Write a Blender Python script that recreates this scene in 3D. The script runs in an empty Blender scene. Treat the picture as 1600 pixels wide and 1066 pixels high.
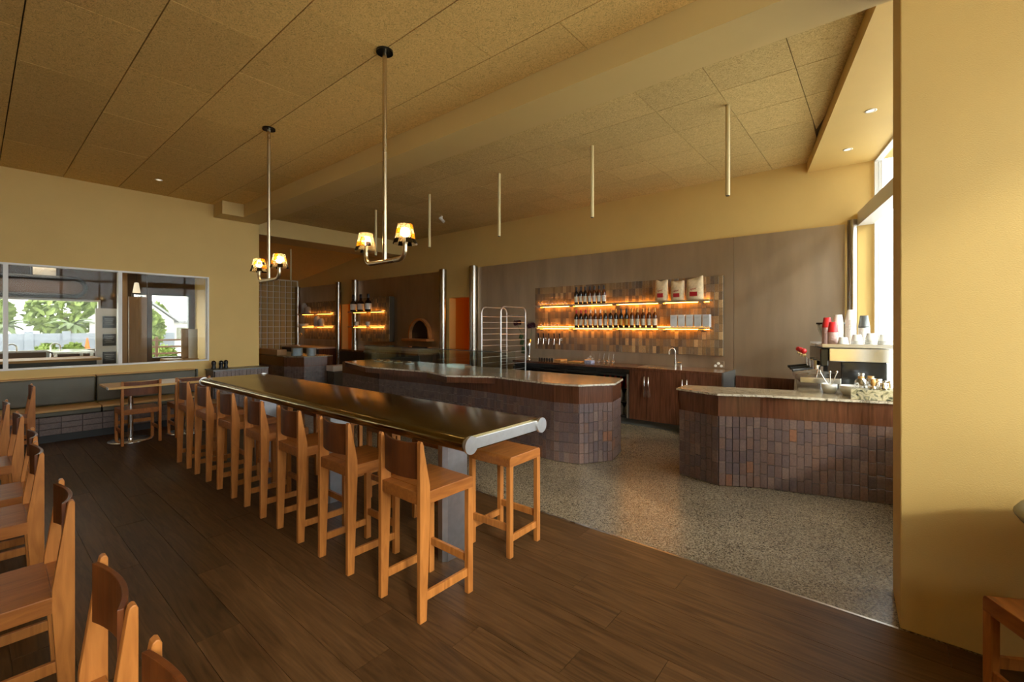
import bpy, math, random
from mathutils import Vector
random.seed(7)
R = math.radians
sc = bpy.context.scene
col = sc.collection
PI = math.pi

# ------------------------------------------------------------------ camera, sky, sun, exposure
cd = bpy.data.cameras.new('camera'); cam = bpy.data.objects.new('camera', cd); col.objects.link(cam)
cam.location = (0, 0, 1.5); cam.rotation_euler = (R(90), 0, R(39.57))
cd.sensor_width = 36; cd.lens = 36 * 696 / 1600; cd.shift_y = -23 / 1600; cd.clip_start = .02; cd.clip_end = 400
sc.camera = cam

w = bpy.data.worlds.new('sky'); sc.world = w; w.use_nodes = True
bgn = w.node_tree.nodes['Background']
bgn.inputs[0].default_value = (0.93, 0.97, 1.0, 1); bgn.inputs[1].default_value = 11.0

sd = bpy.data.lights.new('sun', 'SUN'); sun = bpy.data.objects.new('sun', sd); col.objects.link(sun)
sd.energy = 3.3; sd.angle = R(5); sd.color = (1.0, 0.93, 0.80)
sun.rotation_euler = Vector((-1, .5, -.60)).to_track_quat('-Z', 'Y').to_euler(); sun.location = (12, -6, 9)

sc.view_settings.view_transform = 'Standard'; sc.view_settings.look = 'None'
sc.view_settings.gamma = 1; sc.view_settings.use_curve_mapping = False
sc.view_settings.exposure = -0.19
sc.cycles.max_bounces = 10; sc.cycles.diffuse_bounces = 6; sc.cycles.transparent_max_bounces = 24
sc.cycles.sample_clamp_indirect = 6

# ------------------------------------------------------------------ materials
MATS = {}
def nt(name):
    m = bpy.data.materials.new(name); m.use_nodes = True
    t = m.node_tree; b = t.nodes['Principled BSDF']
    MATS[name] = m
    return m, t, b
def nd(t, typ, **kw):
    n = t.nodes.new(typ)
    for k, v in kw.items():
        if k.startswith('i_'):
            n.inputs[int(k[2:]) if k[2:].isdigit() else k[2:].replace('_', ' ')].default_value = v
        else: setattr(n, k, v)
    return n
def coords(t, scale=(1, 1, 1), src='Object'):
    if src == 'Position': o = nd(t, 'ShaderNodeNewGeometry').outputs['Position']
    else: o = nd(t, 'ShaderNodeTexCoord').outputs[src]
    mp = nd(t, 'ShaderNodeMapping'); mp.inputs['Scale'].default_value = scale
    t.links.new(o, mp.inputs[0])
    return mp
def shift_random(t, mp, amt=37.0):
    oi = nd(t, 'ShaderNodeObjectInfo')
    mu = nd(t, 'ShaderNodeMath', operation='MULTIPLY'); mu.inputs[1].default_value = amt
    t.links.new(oi.outputs['Random'], mu.inputs[0])
    cx = nd(t, 'ShaderNodeCombineXYZ')
    for i in range(3): t.links.new(mu.outputs[0], cx.inputs[i])
    t.links.new(cx.outputs[0], mp.inputs['Location'])
    return oi
def ramp(t, stops, interp='LINEAR'):
    r = nd(t, 'ShaderNodeValToRGB'); r.color_ramp.interpolation = interp
    e = r.color_ramp.elements
    while len(e) < len(stops): e.new(.5)
    for q, (p, c) in zip(e, stops): q.position = p; q.color = (*c, 1)
    return r
def bump(t, b, src, strength=.2, dist=.01):
    bp = nd(t, 'ShaderNodeBump'); bp.inputs['Strength'].default_value = strength; bp.inputs['Distance'].default_value = dist
    t.links.new(src, bp.inputs['Height']); t.links.new(bp.outputs[0], b.inputs['Normal'])
def plain(name, c, rough=.5, metal=0, var=.0, scale=8, bmp=0, coat=0, spec=.5, src='Object', stretch=(1, 1, 1)):
    m, t, b = nt(name)
    b.inputs['Roughness'].default_value = rough; b.inputs['Metallic'].default_value = metal
    b.inputs['Coat Weight'].default_value = coat; b.inputs['Specular IOR Level'].default_value = spec
    b.inputs['Base Color'].default_value = (*c, 1)
    if var or bmp:
        n = nd(t, 'ShaderNodeTexNoise'); n.inputs['Scale'].default_value = scale; n.inputs['Detail'].default_value = 5
        t.links.new(coords(t, stretch, src).outputs[0], n.inputs['Vector'])
        if var:
            r = ramp(t, [(.3, tuple(x * (1 - var) for x in c)), (.7, tuple(min(1, x * (1 + var)) for x in c))])
            t.links.new(n.outputs['Fac'], r.inputs[0]); t.links.new(r.outputs[0], b.inputs['Base Color'])
        if bmp: bump(t, b, n.outputs['Fac'], bmp, .004)
    return m
def wood(name, dark, light, rough=.4, stretch=(8, 8, .6), coat=0, src='Object', rnd=True, scale=5, dist=1.2, rv=.12, spec=.32):
    m, t, b = nt(name)
    mp = coords(t, stretch, src)
    n = nd(t, 'ShaderNodeTexNoise'); n.inputs['Scale'].default_value = scale; n.inputs['Detail'].default_value = 7; n.inputs['Distortion'].default_value = dist
    t.links.new(mp.outputs[0], n.inputs['Vector'])
    r = ramp(t, [(.28, dark), (.5, tuple((a + c) / 2 for a, c in zip(dark, light))), (.72, light)])
    t.links.new(n.outputs['Fac'], r.inputs[0])
    out = r.outputs[0]
    if rnd:
        oi = shift_random(t, mp)
        hs = nd(t, 'ShaderNodeHueSaturation')
        mr = nd(t, 'ShaderNodeMapRange'); mr.inputs['To Min'].default_value = 1 - rv; mr.inputs['To Max'].default_value = 1 + rv
        t.links.new(oi.outputs['Random'], mr.inputs[0]); t.links.new(mr.outputs[0], hs.inputs['Value'])
        t.links.new(out, hs.inputs['Color']); out = hs.outputs[0]
    t.links.new(out, b.inputs['Base Color'])
    b.inputs['Roughness'].default_value = rough; b.inputs['Coat Weight'].default_value = coat; b.inputs['Coat Roughness'].default_value = .15
    b.inputs['Specular IOR Level'].default_value = spec
    bump(t, b, n.outputs['Fac'], .12, .002)
    return m
def tiles(name, stops, rough=.45, src_scale=60):
    m, t, b = nt(name)
    oi = nd(t, 'ShaderNodeObjectInfo'); r = ramp(t, stops, 'CONSTANT' if len(stops) > 4 else 'LINEAR')
    t.links.new(oi.outputs['Random'], r.inputs[0])
    mp = coords(t); shift_random(t, mp)
    n = nd(t, 'ShaderNodeTexNoise'); n.inputs['Scale'].default_value = src_scale; n.inputs['Detail'].default_value = 4
    t.links.new(mp.outputs[0], n.inputs['Vector'])
    mx = nd(t, 'ShaderNodeMix', data_type='RGBA', blend_type='MULTIPLY'); mx.inputs['Factor'].default_value = .55
    r2 = ramp(t, [(.35, (.55, .52, .5)), (.65, (1.15, 1.12, 1.1))]); t.links.new(n.outputs['Fac'], r2.inputs[0])
    t.links.new(r.outputs[0], mx.inputs['A']); t.links.new(r2.outputs[0], mx.inputs['B'])
    t.links.new(mx.outputs['Result'], b.inputs['Base Color']); b.inputs['Roughness'].default_value = rough
    bump(t, b, n.outputs['Fac'], .5, .004)
    return m
def emit(name, c, s):
    m, t, b = nt(name)
    b.inputs['Base Color'].default_value = (*c, 1); b.inputs['Emission Color'].default_value = (*c, 1); b.inputs['Emission Strength'].default_value = s
    return m
def glass(name, tint=(1, 1, 1), refl=.06, rough=.02):
    m, t, b = nt(name); t.nodes.remove(b)
    tr = nd(t, 'ShaderNodeBsdfTransparent'); tr.inputs[0].default_value = (*tint, 1)
    gl = nd(t, 'ShaderNodeBsdfGlossy'); gl.inputs['Roughness'].default_value = rough
    fr = nd(t, 'ShaderNodeLayerWeight'); fr.inputs[0].default_value = .5
    pw = nd(t, 'ShaderNodeMath', operation='POWER'); pw.inputs[1].default_value = 5; t.links.new(fr.outputs['Facing'], pw.inputs[0])
    ad = nd(t, 'ShaderNodeMath', operation='MULTIPLY_ADD'); ad.inputs[1].default_value = .92; ad.inputs[2].default_value = refl; ad.use_clamp = True
    t.links.new(pw.outputs[0], ad.inputs[0])
    mx = nd(t, 'ShaderNodeMixShader'); t.links.new(ad.outputs[0], mx.inputs[0])
    t.links.new(tr.outputs[0], mx.inputs[1]); t.links.new(gl.outputs[0], mx.inputs[2])
    t.links.new(mx.outputs[0], t.nodes['Material Output'].inputs[0])
    return m
def brushed(name, c, rough=.35, stretch=(2, 2, 60), amt=.12, aniso=0):
    m, t, b = nt(name)
    mp = coords(t, stretch, 'Position')
    n = nd(t, 'ShaderNodeTexNoise'); n.inputs['Scale'].default_value = 4; n.inputs['Detail'].default_value = 4
    t.links.new(mp.outputs[0], n.inputs['Vector'])
    r = ramp(t, [(.3, tuple(x * (1 - amt) for x in c)), (.7, tuple(min(1, x * (1 + amt)) for x in c))])
    t.links.new(n.outputs['Fac'], r.inputs[0]); t.links.new(r.outputs[0], b.inputs['Base Color'])
    n2 = nd(t, 'ShaderNodeTexNoise'); n2.inputs['Scale'].default_value = 1.3; n2.inputs['Detail'].default_value = 3
    t.links.new(coords(t, (1, 1, 1), 'Position').outputs[0], n2.inputs['Vector'])
    mr = nd(t, 'ShaderNodeMapRange'); mr.inputs['To Min'].default_value = rough - .08; mr.inputs['To Max'].default_value = rough + .08
    t.links.new(n2.outputs['Fac'], mr.inputs[0]); t.links.new(mr.outputs[0], b.inputs['Roughness'])
    b.inputs['Metallic'].default_value = 1; b.inputs['Anisotropic'].default_value = aniso
    return m

plain('paint', (.67, .455, .15), .62, var=.025, scale=2.5, bmp=0, src='Position')
def _paint():
    t = MATS['paint'].node_tree; b = t.nodes['Principled BSDF']
    n = nd(t, 'ShaderNodeTexNoise'); n.inputs['Scale'].default_value = 170; n.inputs['Detail'].default_value = 3
    t.links.new(coords(t, (1, 1, 1), 'Position').outputs[0], n.inputs['Vector']); bump(t, b, n.outputs['Fac'], .35, .003)
_paint()
plain('paint_beam', (.62, .44, .165), .6, var=.02, scale=2.5, src='Position')
def _woodwool(name, c0, c1):
    m, t, b = nt(name)
    mp = coords(t, (1, 1, 1), 'Position')
    n = nd(t, 'ShaderNodeTexNoise'); n.inputs['Scale'].default_value = 42; n.inputs['Detail'].default_value = 6; n.inputs['Distortion'].default_value = 2.5
    t.links.new(mp.outputs[0], n.inputs['Vector'])
    r = ramp(t, [(.32, tuple(x * .66 for x in c0)), (.48, c0), (.68, c1)])
    t.links.new(n.outputs['Fac'], r.inputs[0])
    oi = nd(t, 'ShaderNodeObjectInfo'); hs = nd(t, 'ShaderNodeHueSaturation'); mr = nd(t, 'ShaderNodeMapRange')
    mr.inputs['To Min'].default_value = .94; mr.inputs['To Max'].default_value = 1.05
    t.links.new(oi.outputs['Random'], mr.inputs[0]); t.links.new(mr.outputs[0], hs.inputs['Value']); t.links.new(r.outputs[0], hs.inputs['Color'])
    t.links.new(hs.outputs[0], b.inputs['Base Color']); b.inputs['Roughness'].default_value = .9; b.inputs['Specular IOR Level'].default_value = .15
    bump(t, b, n.outputs['Fac'], .6, .006)
_woodwool('woodwool', (.78, .51, .17), (.88, .62, .235))
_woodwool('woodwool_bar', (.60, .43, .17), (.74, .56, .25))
plain('ceiling_gap', (.10, .07, .03), .9)
wood('oak_dark', (.046, .021, .0065), (.118, .057, .021), .46, (.6, 8, 8), scale=3.2, rv=.18, dist=1.8, spec=.22)
plain('floor_gap', (.11, .065, .032), .7)
wood('stool_wood', (.32, .108, .021), (.52, .195, .042), .40, (6, 6, .8), scale=5, dist=1.0, rv=.06)
wood('stool_wood_shaded', (.085, .022, .005), (.15, .042, .009), .42, (5, 5, 1.2), scale=5, dist=1.0, rv=.06)  # backrests: same wood as the frame, with their shade put into the colour
wood('seat_wood', (.25, .078, .014), (.41, .140, .027), .42, (7, .9, 7), scale=5, dist=1.0, rv=.06)
wood('walnut', (.066, .022, .010), (.145, .055, .028), .26, (14, 14, .8), src='Position', rnd=False, coat=.75, spec=.5, scale=4, dist=.4)
wood('light_oak', (.52, .29, .085), (.72, .44, .15), .45, (1.5, .5, 9), rnd=False, scale=6)
tiles('counter_tile', [(0, (0.139, 0.094, 0.087)), (.22, (0.156, 0.105, 0.094)), (.45, (0.181, 0.125, 0.109)), (.62, (0.125, 0.091, 0.091)), (.80, (0.173, 0.105, 0.083)), (.93, (0.235, 0.113, 0.068)), (.96, (0.204, 0.142, 0.121))], .28, 70)
plain('counter_grout', (.028, .020, .018), .8)
tiles('wall_tile', [(0, (.23, .145, .065)), (.2, (.32, .21, .10)), (.38, (.17, .115, .065)), (.55, (.27, .165, .075)), (.70, (.13, .095, .065)), (.82, (.46, .31, .15)), (.90, (.20, .15, .10))], .40, 90)
plain('wall_grout', (.05, .035, .02), .8)
tiles('bench_tile', [(0, (.15, .108, .095)), (.5, (.19, .14, .125)), (1, (.17, .125, .11))], .4, 50)
def _terrazzo():
    m, t, b = nt('terrazzo')
    mp = coords(t, (1, 1, 1), 'Position')
    v = nd(t, 'ShaderNodeTexVoronoi'); v.inputs['Scale'].default_value = 140; t.links.new(mp.outputs[0], v.inputs['Vector'])
    sp = nd(t, 'ShaderNodeSeparateColor'); t.links.new(v.outputs['Color'], sp.inputs[0])
    r = ramp(t, [(0, (.065, .048, .030)), (.18, (.13, .098, .062)), (.40, (.21, .168, .112)), (.72, (.28, .228, .158)), (.92, (.17, .127, .08))], 'CONSTANT')
    t.links.new(sp.outputs[0], r.inputs[0])
    n = nd(t, 'ShaderNodeTexNoise'); n.inputs['Scale'].default_value = 1.6; n.inputs['Detail'].default_value = 4; t.links.new(mp.outputs[0], n.inputs['Vector'])
    r2 = ramp(t, [(.3, (.78, .78, .78)), (.7, (1.1, 1.08, 1.05))]); t.links.new(n.outputs['Fac'], r2.inputs[0])
    mx = nd(t, 'ShaderNodeMix', data_type='RGBA', blend_type='MULTIPLY'); mx.inputs['Factor'].default_value = 1
    t.links.new(r.outputs[0], mx.inputs['A']); t.links.new(r2.outputs[0], mx.inputs['B']); t.links.new(mx.outputs['Result'], b.inputs['Base Color'])
    mr = nd(t, 'ShaderNodeMapRange'); mr.inputs['To Min'].default_value = .16; mr.inputs['To Max'].default_value = .34
    b.inputs['Roughness'].default_value = .27
_terrazzo()
def _granite(name, stops, rough=.18, sc1=38, sc2=7):
    m, t, b = nt(name)
    mp = coords(t, (1, 1, 1), 'Position')
    n = nd(t, 'ShaderNodeTexNoise'); n.inputs['Scale'].default_value = sc1; n.inputs['Detail'].default_value = 5; n.inputs['Distortion'].default_value = 1.5
    n2 = nd(t, 'ShaderNodeTexNoise'); n2.inputs['Scale'].default_value = sc2; n2.inputs['Detail'].default_value = 4; n2.inputs['Distortion'].default_value = 2
    t.links.new(mp.outputs[0], n.inputs['Vector']); t.links.new(mp.outputs[0], n2.inputs['Vector'])
    ma = nd(t, 'ShaderNodeMath', operation='MULTIPLY_ADD'); ma.inputs[1].default_value = .55
    mb = nd(t, 'ShaderNodeMath', operation='MULTIPLY'); mb.inputs[1].default_value = .45
    t.links.new(n2.outputs['Fac'], mb.inputs[0]); t.links.new(n.outputs['Fac'], ma.inputs[0]); t.links.new(mb.outputs[0], ma.inputs[2])
    r = ramp(t, stops); t.links.new(ma.outputs[0], r.inputs[0]); t.links.new(r.outputs[0], b.inputs['Base Color'])
    b.inputs['Roughness'].default_value = rough
_granite('granite', [(.36, (.035, .032, .028)), (.45, (.16, .12, .075)), (.52, (.36, .29, .18)), (.60, (.14, .11, .08)), (.68, (.50, .43, .31))])
_granite('granite_edge', [(.38, (.10, .09, .07)), (.47, (.50, .43, .32)), (.56, (.72, .66, .54)), (.66, (.25, .21, .15))], .5)
_granite('granite_green', [(.38, (.05, .055, .04)), (.46, (.42, .38, .22)), (.53, (.62, .55, .36)), (.60, (.16, .17, .12)), (.68, (.55, .48, .28))], .25, 14, 5)
brushed('steel_panel', (.52, .425, .32), .50, (1.2, 1.2, .25), .10)
brushed('steel_column', (.42, .38, .33), .24, (40, 40, .5), .08)
brushed('steel', (.62, .60, .56), .28, (3, 3, 30), .08)
brushed('brass_steel', (.60, .50, .34), .28, (30, 30, 2), .08)
brushed('bronze_top', (.25, .19, .085), .19, (1.0, 30, 30), .10)
brushed('column_metal', (.46, .46, .47), .42, (6, 6, 6), .06)
brushed('aluminium', (.66, .66, .66), .40, (6, 6, 6), .06)
brushed('bright_steel', (.80, .78, .74), .14, (3, 3, 3), .03)
plain('black', (.012, .011, .010), .4)
plain('black_gloss', (.010, .010, .010), .12)
plain('dark_fabric', (.05, .04, .035), .8)
plain('green_leather', (.098, .090, .058), .45, var=.10, scale=6, bmp=.1)
plain('tan_timber', (.56, .31, .095), .5, var=.12, scale=3, stretch=(12, 1, 12))
plain('white_frame', (.80, .79, .76), .4)
plain('white', (.80, .78, .74), .5)
plain('ceramic_white', (.72, .72, .68), .25)
plain('ceramic_blue', (.42, .49, .52), .3)
plain('paper_white', (.82, .80, .74), .6)
plain('paper_bag', (.74, .58, .36), .7, var=.15, scale=25, bmp=.4)
plain('red', (.42, .012, .016), .5)
plain('red_lid', (.55, .020, .022), .35)
plain('cup_pink', (.62, .42, .38), .5)
plain('rod_paint', (.66, .54, .28), .5)
plain('label_cream', (.66, .60, .48), .6)
plain('label_white', (.70, .68, .64), .6)
plain('label_gold', (.55, .30, .05), .5)
plain('foil_black', (.010, .008, .010), .3)
plain('foil_red', (.30, .02, .03), .35)
plain('foil_gold', (.55, .33, .08), .35)
plain('foil_white', (.65, .60, .52), .4)
plain('bottle_dark', (.012, .008, .010), .10, coat=.5)
plain('bottle_amber', (.10, .026, .008), .10, coat=.5)
plain('box_silver', (.56, .57, .57), .4)
plain('box_print', (.40, .41, .42), .5)
plain('copper', (.62, .26, .085), .45, metal=.6, var=.15)
plain('orange_wall', (.72, .34, .06), .6)
plain('flower', (.05, .006, .014), .7, var=.4, scale=60)
plain('leaf', (.035, .07, .02), .5, var=.3)
plain('stem_green', (.06, .09, .03), .5)
plain('stone_table', (.20, .19, .14), .45, var=.1)
plain('grey_steel_dark', (.16, .17, .17), .4, metal=.6)
plain('plywood', (.46, .27, .12), .5, var=.1, scale=3, stretch=(8, 8, .8), src='Position')
plain('kitchen_brown', (.13, .075, .045), .6)
plain('kitchen_grey', (.40, .38, .35), .6)
plain('menu_black', (.02, .02, .02), .5)
plain('chalk', (.6, .6, .58), .7)
plain('fence_blue', (.22, .25, .31), .7)
plain('house_white', (.62, .62, .60), .7)
plain('roof_grey', (.30, .31, .34), .8)
plain('chimney', (.28, .19, .14), .8)
plain('cone_orange', (.80, .16, .03), .5)
plain('pavement', (.52, .50, .46), .85, var=.1, scale=1.5, src='Position')
plain('palm_leaf', (.10, .14, .05), .6, var=.3)
plain('palm_trunk', (.20, .15, .10), .9, var=.3, scale=20)
plain('grass', (.20, .27, .07), .7, var=.4, scale=3)
plain('pastry', (.50, .27, .08), .6, var=.3)
plain('cloth_blue', (.34, .40, .60), .8, var=.3, scale=60)
plain('leather_brown', (.09, .04, .02), .6)
glass('pane', (.93, .95, .94), .06)
glass('pane_dark', (.80, .80, .77), .008)
glass('case_glass', (.82, .88, .86), .08)
glass('drink_glass', (.96, .95, .93), .16)
def shade(name, tint, dif, k):
    m, t, b = nt(name); t.nodes.remove(b)
    tr = nd(t, 'ShaderNodeBsdfTransparent'); tr.inputs[0].default_value = (*tint, 1)
    tl = nd(t, 'ShaderNodeBsdfTranslucent'); tl.inputs[0].default_value = (*dif, 1)
    gl = nd(t, 'ShaderNodeBsdfGlossy'); gl.inputs['Roughness'].default_value = .08
    m1 = nd(t, 'ShaderNodeMixShader'); m1.inputs[0].default_value = k; t.links.new(tr.outputs[0], m1.inputs[1]); t.links.new(tl.outputs[0], m1.inputs[2])
    m2 = nd(t, 'ShaderNodeMixShader'); m2.inputs[0].default_value = .08; t.links.new(m1.outputs[0], m2.inputs[1]); t.links.new(gl.outputs[0], m2.inputs[2])
    t.links.new(m2.outputs[0], t.nodes['Material Output'].inputs[0])
shade('shade_clear', (.97, .93, .84), (.9, .75, .5), .12)
shade('shade_amber', (.95, .62, .18), (.9, .42, .07), .22)
shade('shade_smoke', (.10, .08, .09), (.05, .04, .04), .10)
def _block():
    m, t, b = nt('glass_block')
    b.inputs['Base Color'].default_value = (.52, .36, .13, 1); b.inputs['Roughness'].default_value = .15
    b.inputs['Transmission Weight'].default_value = .15
    n = nd(t, 'ShaderNodeTexNoise'); n.inputs['Scale'].default_value = 14
    mp = coords(t); shift_random(t, mp); t.links.new(mp.outputs[0], n.inputs['Vector']); bump(t, b, n.outputs['Fac'], .8, .02)
_block()
plain('block_mortar', (.72, .70, .56), .5)
emit('led', (1.0, .37, .05), 42)
emit('led_far', (1.0, .37, .05), 20)
emit('bulb', (1.0, .74, .38), 55)
emit('downlight', (1.0, .86, .65), 1.2)
emit('corridor_lamp', (1.0, .40, .05), 26)

# ------------------------------------------------------------------ builders
class MB:
    def __init__(s): s.v = []; s.f = []; s.sm = []
    def add(s, vs, fs, smooth=False):
        o = len(s.v); s.v += [tuple(p) for p in vs]
        for f in fs: s.f.append(tuple(i + o for i in f)); s.sm.append(smooth)
        return s
    def box(s, x0, x1, y0, y1, z0, z1):
        vs = [(x0, y0, z0), (x1, y0, z0), (x1, y1, z0), (x0, y1, z0), (x0, y0, z1), (x1, y0, z1), (x1, y1, z1), (x0, y1, z1)]
        return s.add(vs, [(3, 2, 1, 0), (4, 5, 6, 7), (0, 1, 5, 4), (1, 2, 6, 5), (2, 3, 7, 6), (3, 0, 4, 7)])
    def prism(s, poly, z0, z1):
        a = sum(p[0] * q[1] - q[0] * p[1] for p, q in zip(poly, poly[1:] + poly[:1]))
        if a < 0: poly = poly[::-1]
        n = len(poly)
        return s.add([(x, y, z0) for x, y in poly] + [(x, y, z1) for x, y in poly],
                     [tuple(range(n))[::-1], tuple(range(n, 2 * n))] + [(i, (i + 1) % n, n + (i + 1) % n, n + i) for i in range(n)])
    def extr(s, pts, vec):
        n = len(pts); v = Vector(vec)
        q = [tuple(Vector(p) + v) for p in pts]
        return s.add(list(pts) + q, [tuple(range(n)), tuple(range(n, 2 * n))[::-1]] + [(i, n + i, n + (i + 1) % n, (i + 1) % n) for i in range(n)])
    def wall2(s, a, b, th, z0, z1):
        # a box standing on the line a-b, th thick to its left
        d = Vector((b[0] - a[0], b[1] - a[1])).normalized(); n = Vector((-d.y, d.x)) * th
        return s.prism([tuple(a), tuple(b), (b[0] + n.x, b[1] + n.y), (a[0] + n.x, a[1] + n.y)], z0, z1)
    def cyl(s, p0, p1, r0, r1=None, n=16, caps=True, smooth=True):
        r1 = r0 if r1 is None else r1
        p0, p1 = Vector(p0), Vector(p1); d = (p1 - p0).normalized()
        u = d.orthogonal().normalized(); w_ = d.cross(u)
        ring = lambda p, r: [tuple(p + (u * math.cos(2 * PI * i / n) + w_ * math.sin(2 * PI * i / n)) * r) for i in range(n)]
        s.add(ring(p0, r0) + ring(p1, r1), [(i, (i + 1) % n, n + (i + 1) % n, n + i) for i in range(n)], smooth)
        if caps:
            s.add(ring(p0, r0), [tuple(range(n))[::-1]]); s.add(ring(p1, r1), [tuple(range(n))])
        return s
    def tube(s, pts, r, n=8, caps=True):
        pts = [Vector(p) for p in pts]; vs = []; prev = None
        for i, p in enumerate(pts):
            d = (pts[min(i + 1, len(pts) - 1)] - pts[max(i - 1, 0)]).normalized()
            if prev is None: u = d.orthogonal().normalized()
            else: u = (prev - d * prev.dot(d)).normalized()
            prev = u; w_ = d.cross(u); rr = r[i] if isinstance(r, (list, tuple)) else r
            vs += [tuple(p + (u * math.cos(2 * PI * k / n) + w_ * math.sin(2 * PI * k / n)) * rr) for k in range(n)]
        m = len(pts)
        s.add(vs, [(a * n + k, a * n + (k + 1) % n, (a + 1) * n + (k + 1) % n, (a + 1) * n + k) for a in range(m - 1) for k in range(n)], True)
        if caps: s.add(vs[:n], [tuple(range(n))[::-1]]); s.add(vs[-n:], [tuple(range(n))])
        return s
    def lathe(s, prof, c=(0, 0, 0), n=16, smooth=True):
        vs = []
        for r, z in prof: vs += [(c[0] + max(r, 1e-4) * math.cos(2 * PI * k / n), c[1] + max(r, 1e-4) * math.sin(2 * PI * k / n), c[2] + z) for k in range(n)]
        return s.add(vs, [(a * n + k, a * n + (k + 1) % n, (a + 1) * n + (k + 1) % n, (a + 1) * n + k) for a in range(len(prof) - 1) for k in range(n)], smooth)
    def ball(s, c, r, n=12, m=8, sc_=(1, 1, 1)):
        prof = [(r * math.sin(PI * i / m), -r * math.cos(PI * i / m)) for i in range(m + 1)]
        vs = []
        for rr, z in prof: vs += [(c[0] + sc_[0] * max(rr, 1e-4) * math.cos(2 * PI * k / n), c[1] + sc_[1] * max(rr, 1e-4) * math.sin(2 * PI * k / n), c[2] + sc_[2] * z) for k in range(n)]
        return s.add(vs, [(a * n + k, a * n + (k + 1) % n, (a + 1) * n + (k + 1) % n, (a + 1) * n + k) for a in range(m) for k in range(n)], True)
    def mesh(s, name, mat):
        me = bpy.data.meshes.new(name); me.from_pydata(s.v, [], s.f)
        me.polygons.foreach_set('use_smooth', s.sm)
        me.materials.append(MATS[mat]); me.update()
        return me
    def build(s, name, mat, parent=None, bevel=0, seg=2):
        if parent is None:
            xs = [min(p[i] for p in s.v) for i in range(3)]; xe = [max(p[i] for p in s.v) for i in range(3)]
            o = Vector(((xs[0] + xe[0]) / 2, (xs[1] + xe[1]) / 2, xs[2]))
        else: o = wloc(parent)
        s.v = [(p[0] - o.x, p[1] - o.y, p[2] - o.z) for p in s.v]
        ob = bpy.data.objects.new(name, s.mesh(name, mat)); col.objects.link(ob)
        if parent is None: ob.location = o
        else: ob.parent = parent
        if bevel:
            b = ob.modifiers.new('bevel', 'BEVEL'); b.width = bevel; b.segments = seg; b.limit_method = 'ANGLE'; b.angle_limit = R(40)
        return ob
def wloc(o):
    v = Vector((0, 0, 0))
    while o is not None: v += Vector(o.location); o = o.parent
    return v
def tag(o, label=None, cat=None, group=None, kind=None):
    if label: o['label'] = label
    if cat: o['category'] = cat
    if group: o['group'] = group
    if kind: o['kind'] = kind
    return o
def thing(name, label, cat, loc, group=None):
    o = bpy.data.objects.new(name, None); col.objects.link(o); o.location = loc; o.empty_display_size = .1
    return tag(o, label, cat, group)
def struct(o): o['kind'] = 'structure'; return o
def stuff(o): o['kind'] = 'stuff'; return o
def copy_tree(o, parent=None):
    c = o.copy(); col.objects.link(c)
    if parent is not None: c.parent = parent
    for ch in KIDS.get(o.name, []): copy_tree(ch, c)
    return c
KIDS = {}
def index_kids():
    KIDS.clear()
    for o in bpy.data.objects:
        if o.parent: KIDS.setdefault(o.parent.name, []).append(o)
def piece(name, me, parent, loc, rz=0, rot=None):
    o = bpy.data.objects.new(name, me); col.objects.link(o); o.parent = parent
    o.location = Vector(loc) - wloc(parent); o.rotation_euler = rot or (0, 0, rz)
    return o
ORD = ['first', 'second', 'third', 'fourth', 'fifth', 'sixth', 'seventh', 'eighth', 'ninth', 'tenth', 'eleventh', 'twelfth', 'thirteenth', 'fourteenth', 'fifteenth', 'sixteenth', 'seventeenth', 'eighteenth']
def tile_mesh(w_, h_, d_, mat, ch=.003):
    # stands in the XZ plane facing -Y, back at y=0, centred on x, bottom at z=0
    a, b = w_ / 2, h_; c = ch
    vs = [(-a, 0, 0), (a, 0, 0), (a, 0, b), (-a, 0, b), (-a, -d_ + c, 0), (a, -d_ + c, 0), (a, -d_ + c, b), (-a, -d_ + c, b),
          (-a + c, -d_, c), (a - c, -d_, c), (a - c, -d_, b - c), (-a + c, -d_, b - c)]
    fs = [(8, 9, 10, 11)]
    for o in (0, 4):
        for i in range(4): fs.append((o + i, o + (i + 1) % 4, o + 4 + (i + 1) % 4, o + 4 + i))
    m = MB(); m.add(vs, fs)
    return m.mesh('tile', mat)

# ------------------------------------------------------------------ the room
XL = -8.75                    # left wall
ZC, ZB = 3.57, 3.65           # dining ceiling, bar ceiling
YP0, YP1 = 2.93, 3.33         # pillar / beam
YB = 7.0                      # back wall
def fac(y): return -.09 + (7 - y) * .217           # bar facade line
def fac2(y): return 1.14 + (2.93 - y) * .217       # dining facade line
YN = -5.0

# floors
fl = MB().box(XL - .1, 2.9, YN, YP0 - .01, -.12, -.006).build('floor', 'floor_gap'); struct(fl)
PW = .188
known = {5: -1.76, 7: -1.543, 8: -1.07, 9: -.733, 11: -1.361, 12: -1.63, 13: -.9, 3: -2.494, 4: -3.176}
for r_ in range(-14, 15):
    y0 = .108 + r_ * PW; y1 = min(y0 + PW, YP0 - .01)
    if y0 > YP0 - .05: continue
    if y0 < -2.6: continue
    L = 1.9; x = known.get(r_, random.uniform(-1.9, 0))
    while x > XL: x -= L
    while x < 2.4:
        xa, xb = max(x, XL), min(x + L, 2.35)
        if xb - xa > .05:
            dz = random.uniform(0, .0008)
            MB().box(xa + .0012, xb - .0012, y0 + .0012, y1 - .0012, -.02, dz).build('floor_plank', 'oak_dark', fl)
        x += L
fl2 = MB().box(-15.2, 1.0, YP0 - .01, YB + .2, -.12, 0).build('floor', 'terrazzo'); struct(fl2)
th = struct(MB().box(XL, .07, YP0 - .014, YP0 + .002, -.01, .0025).build('trim_1', 'steel'))

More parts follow.
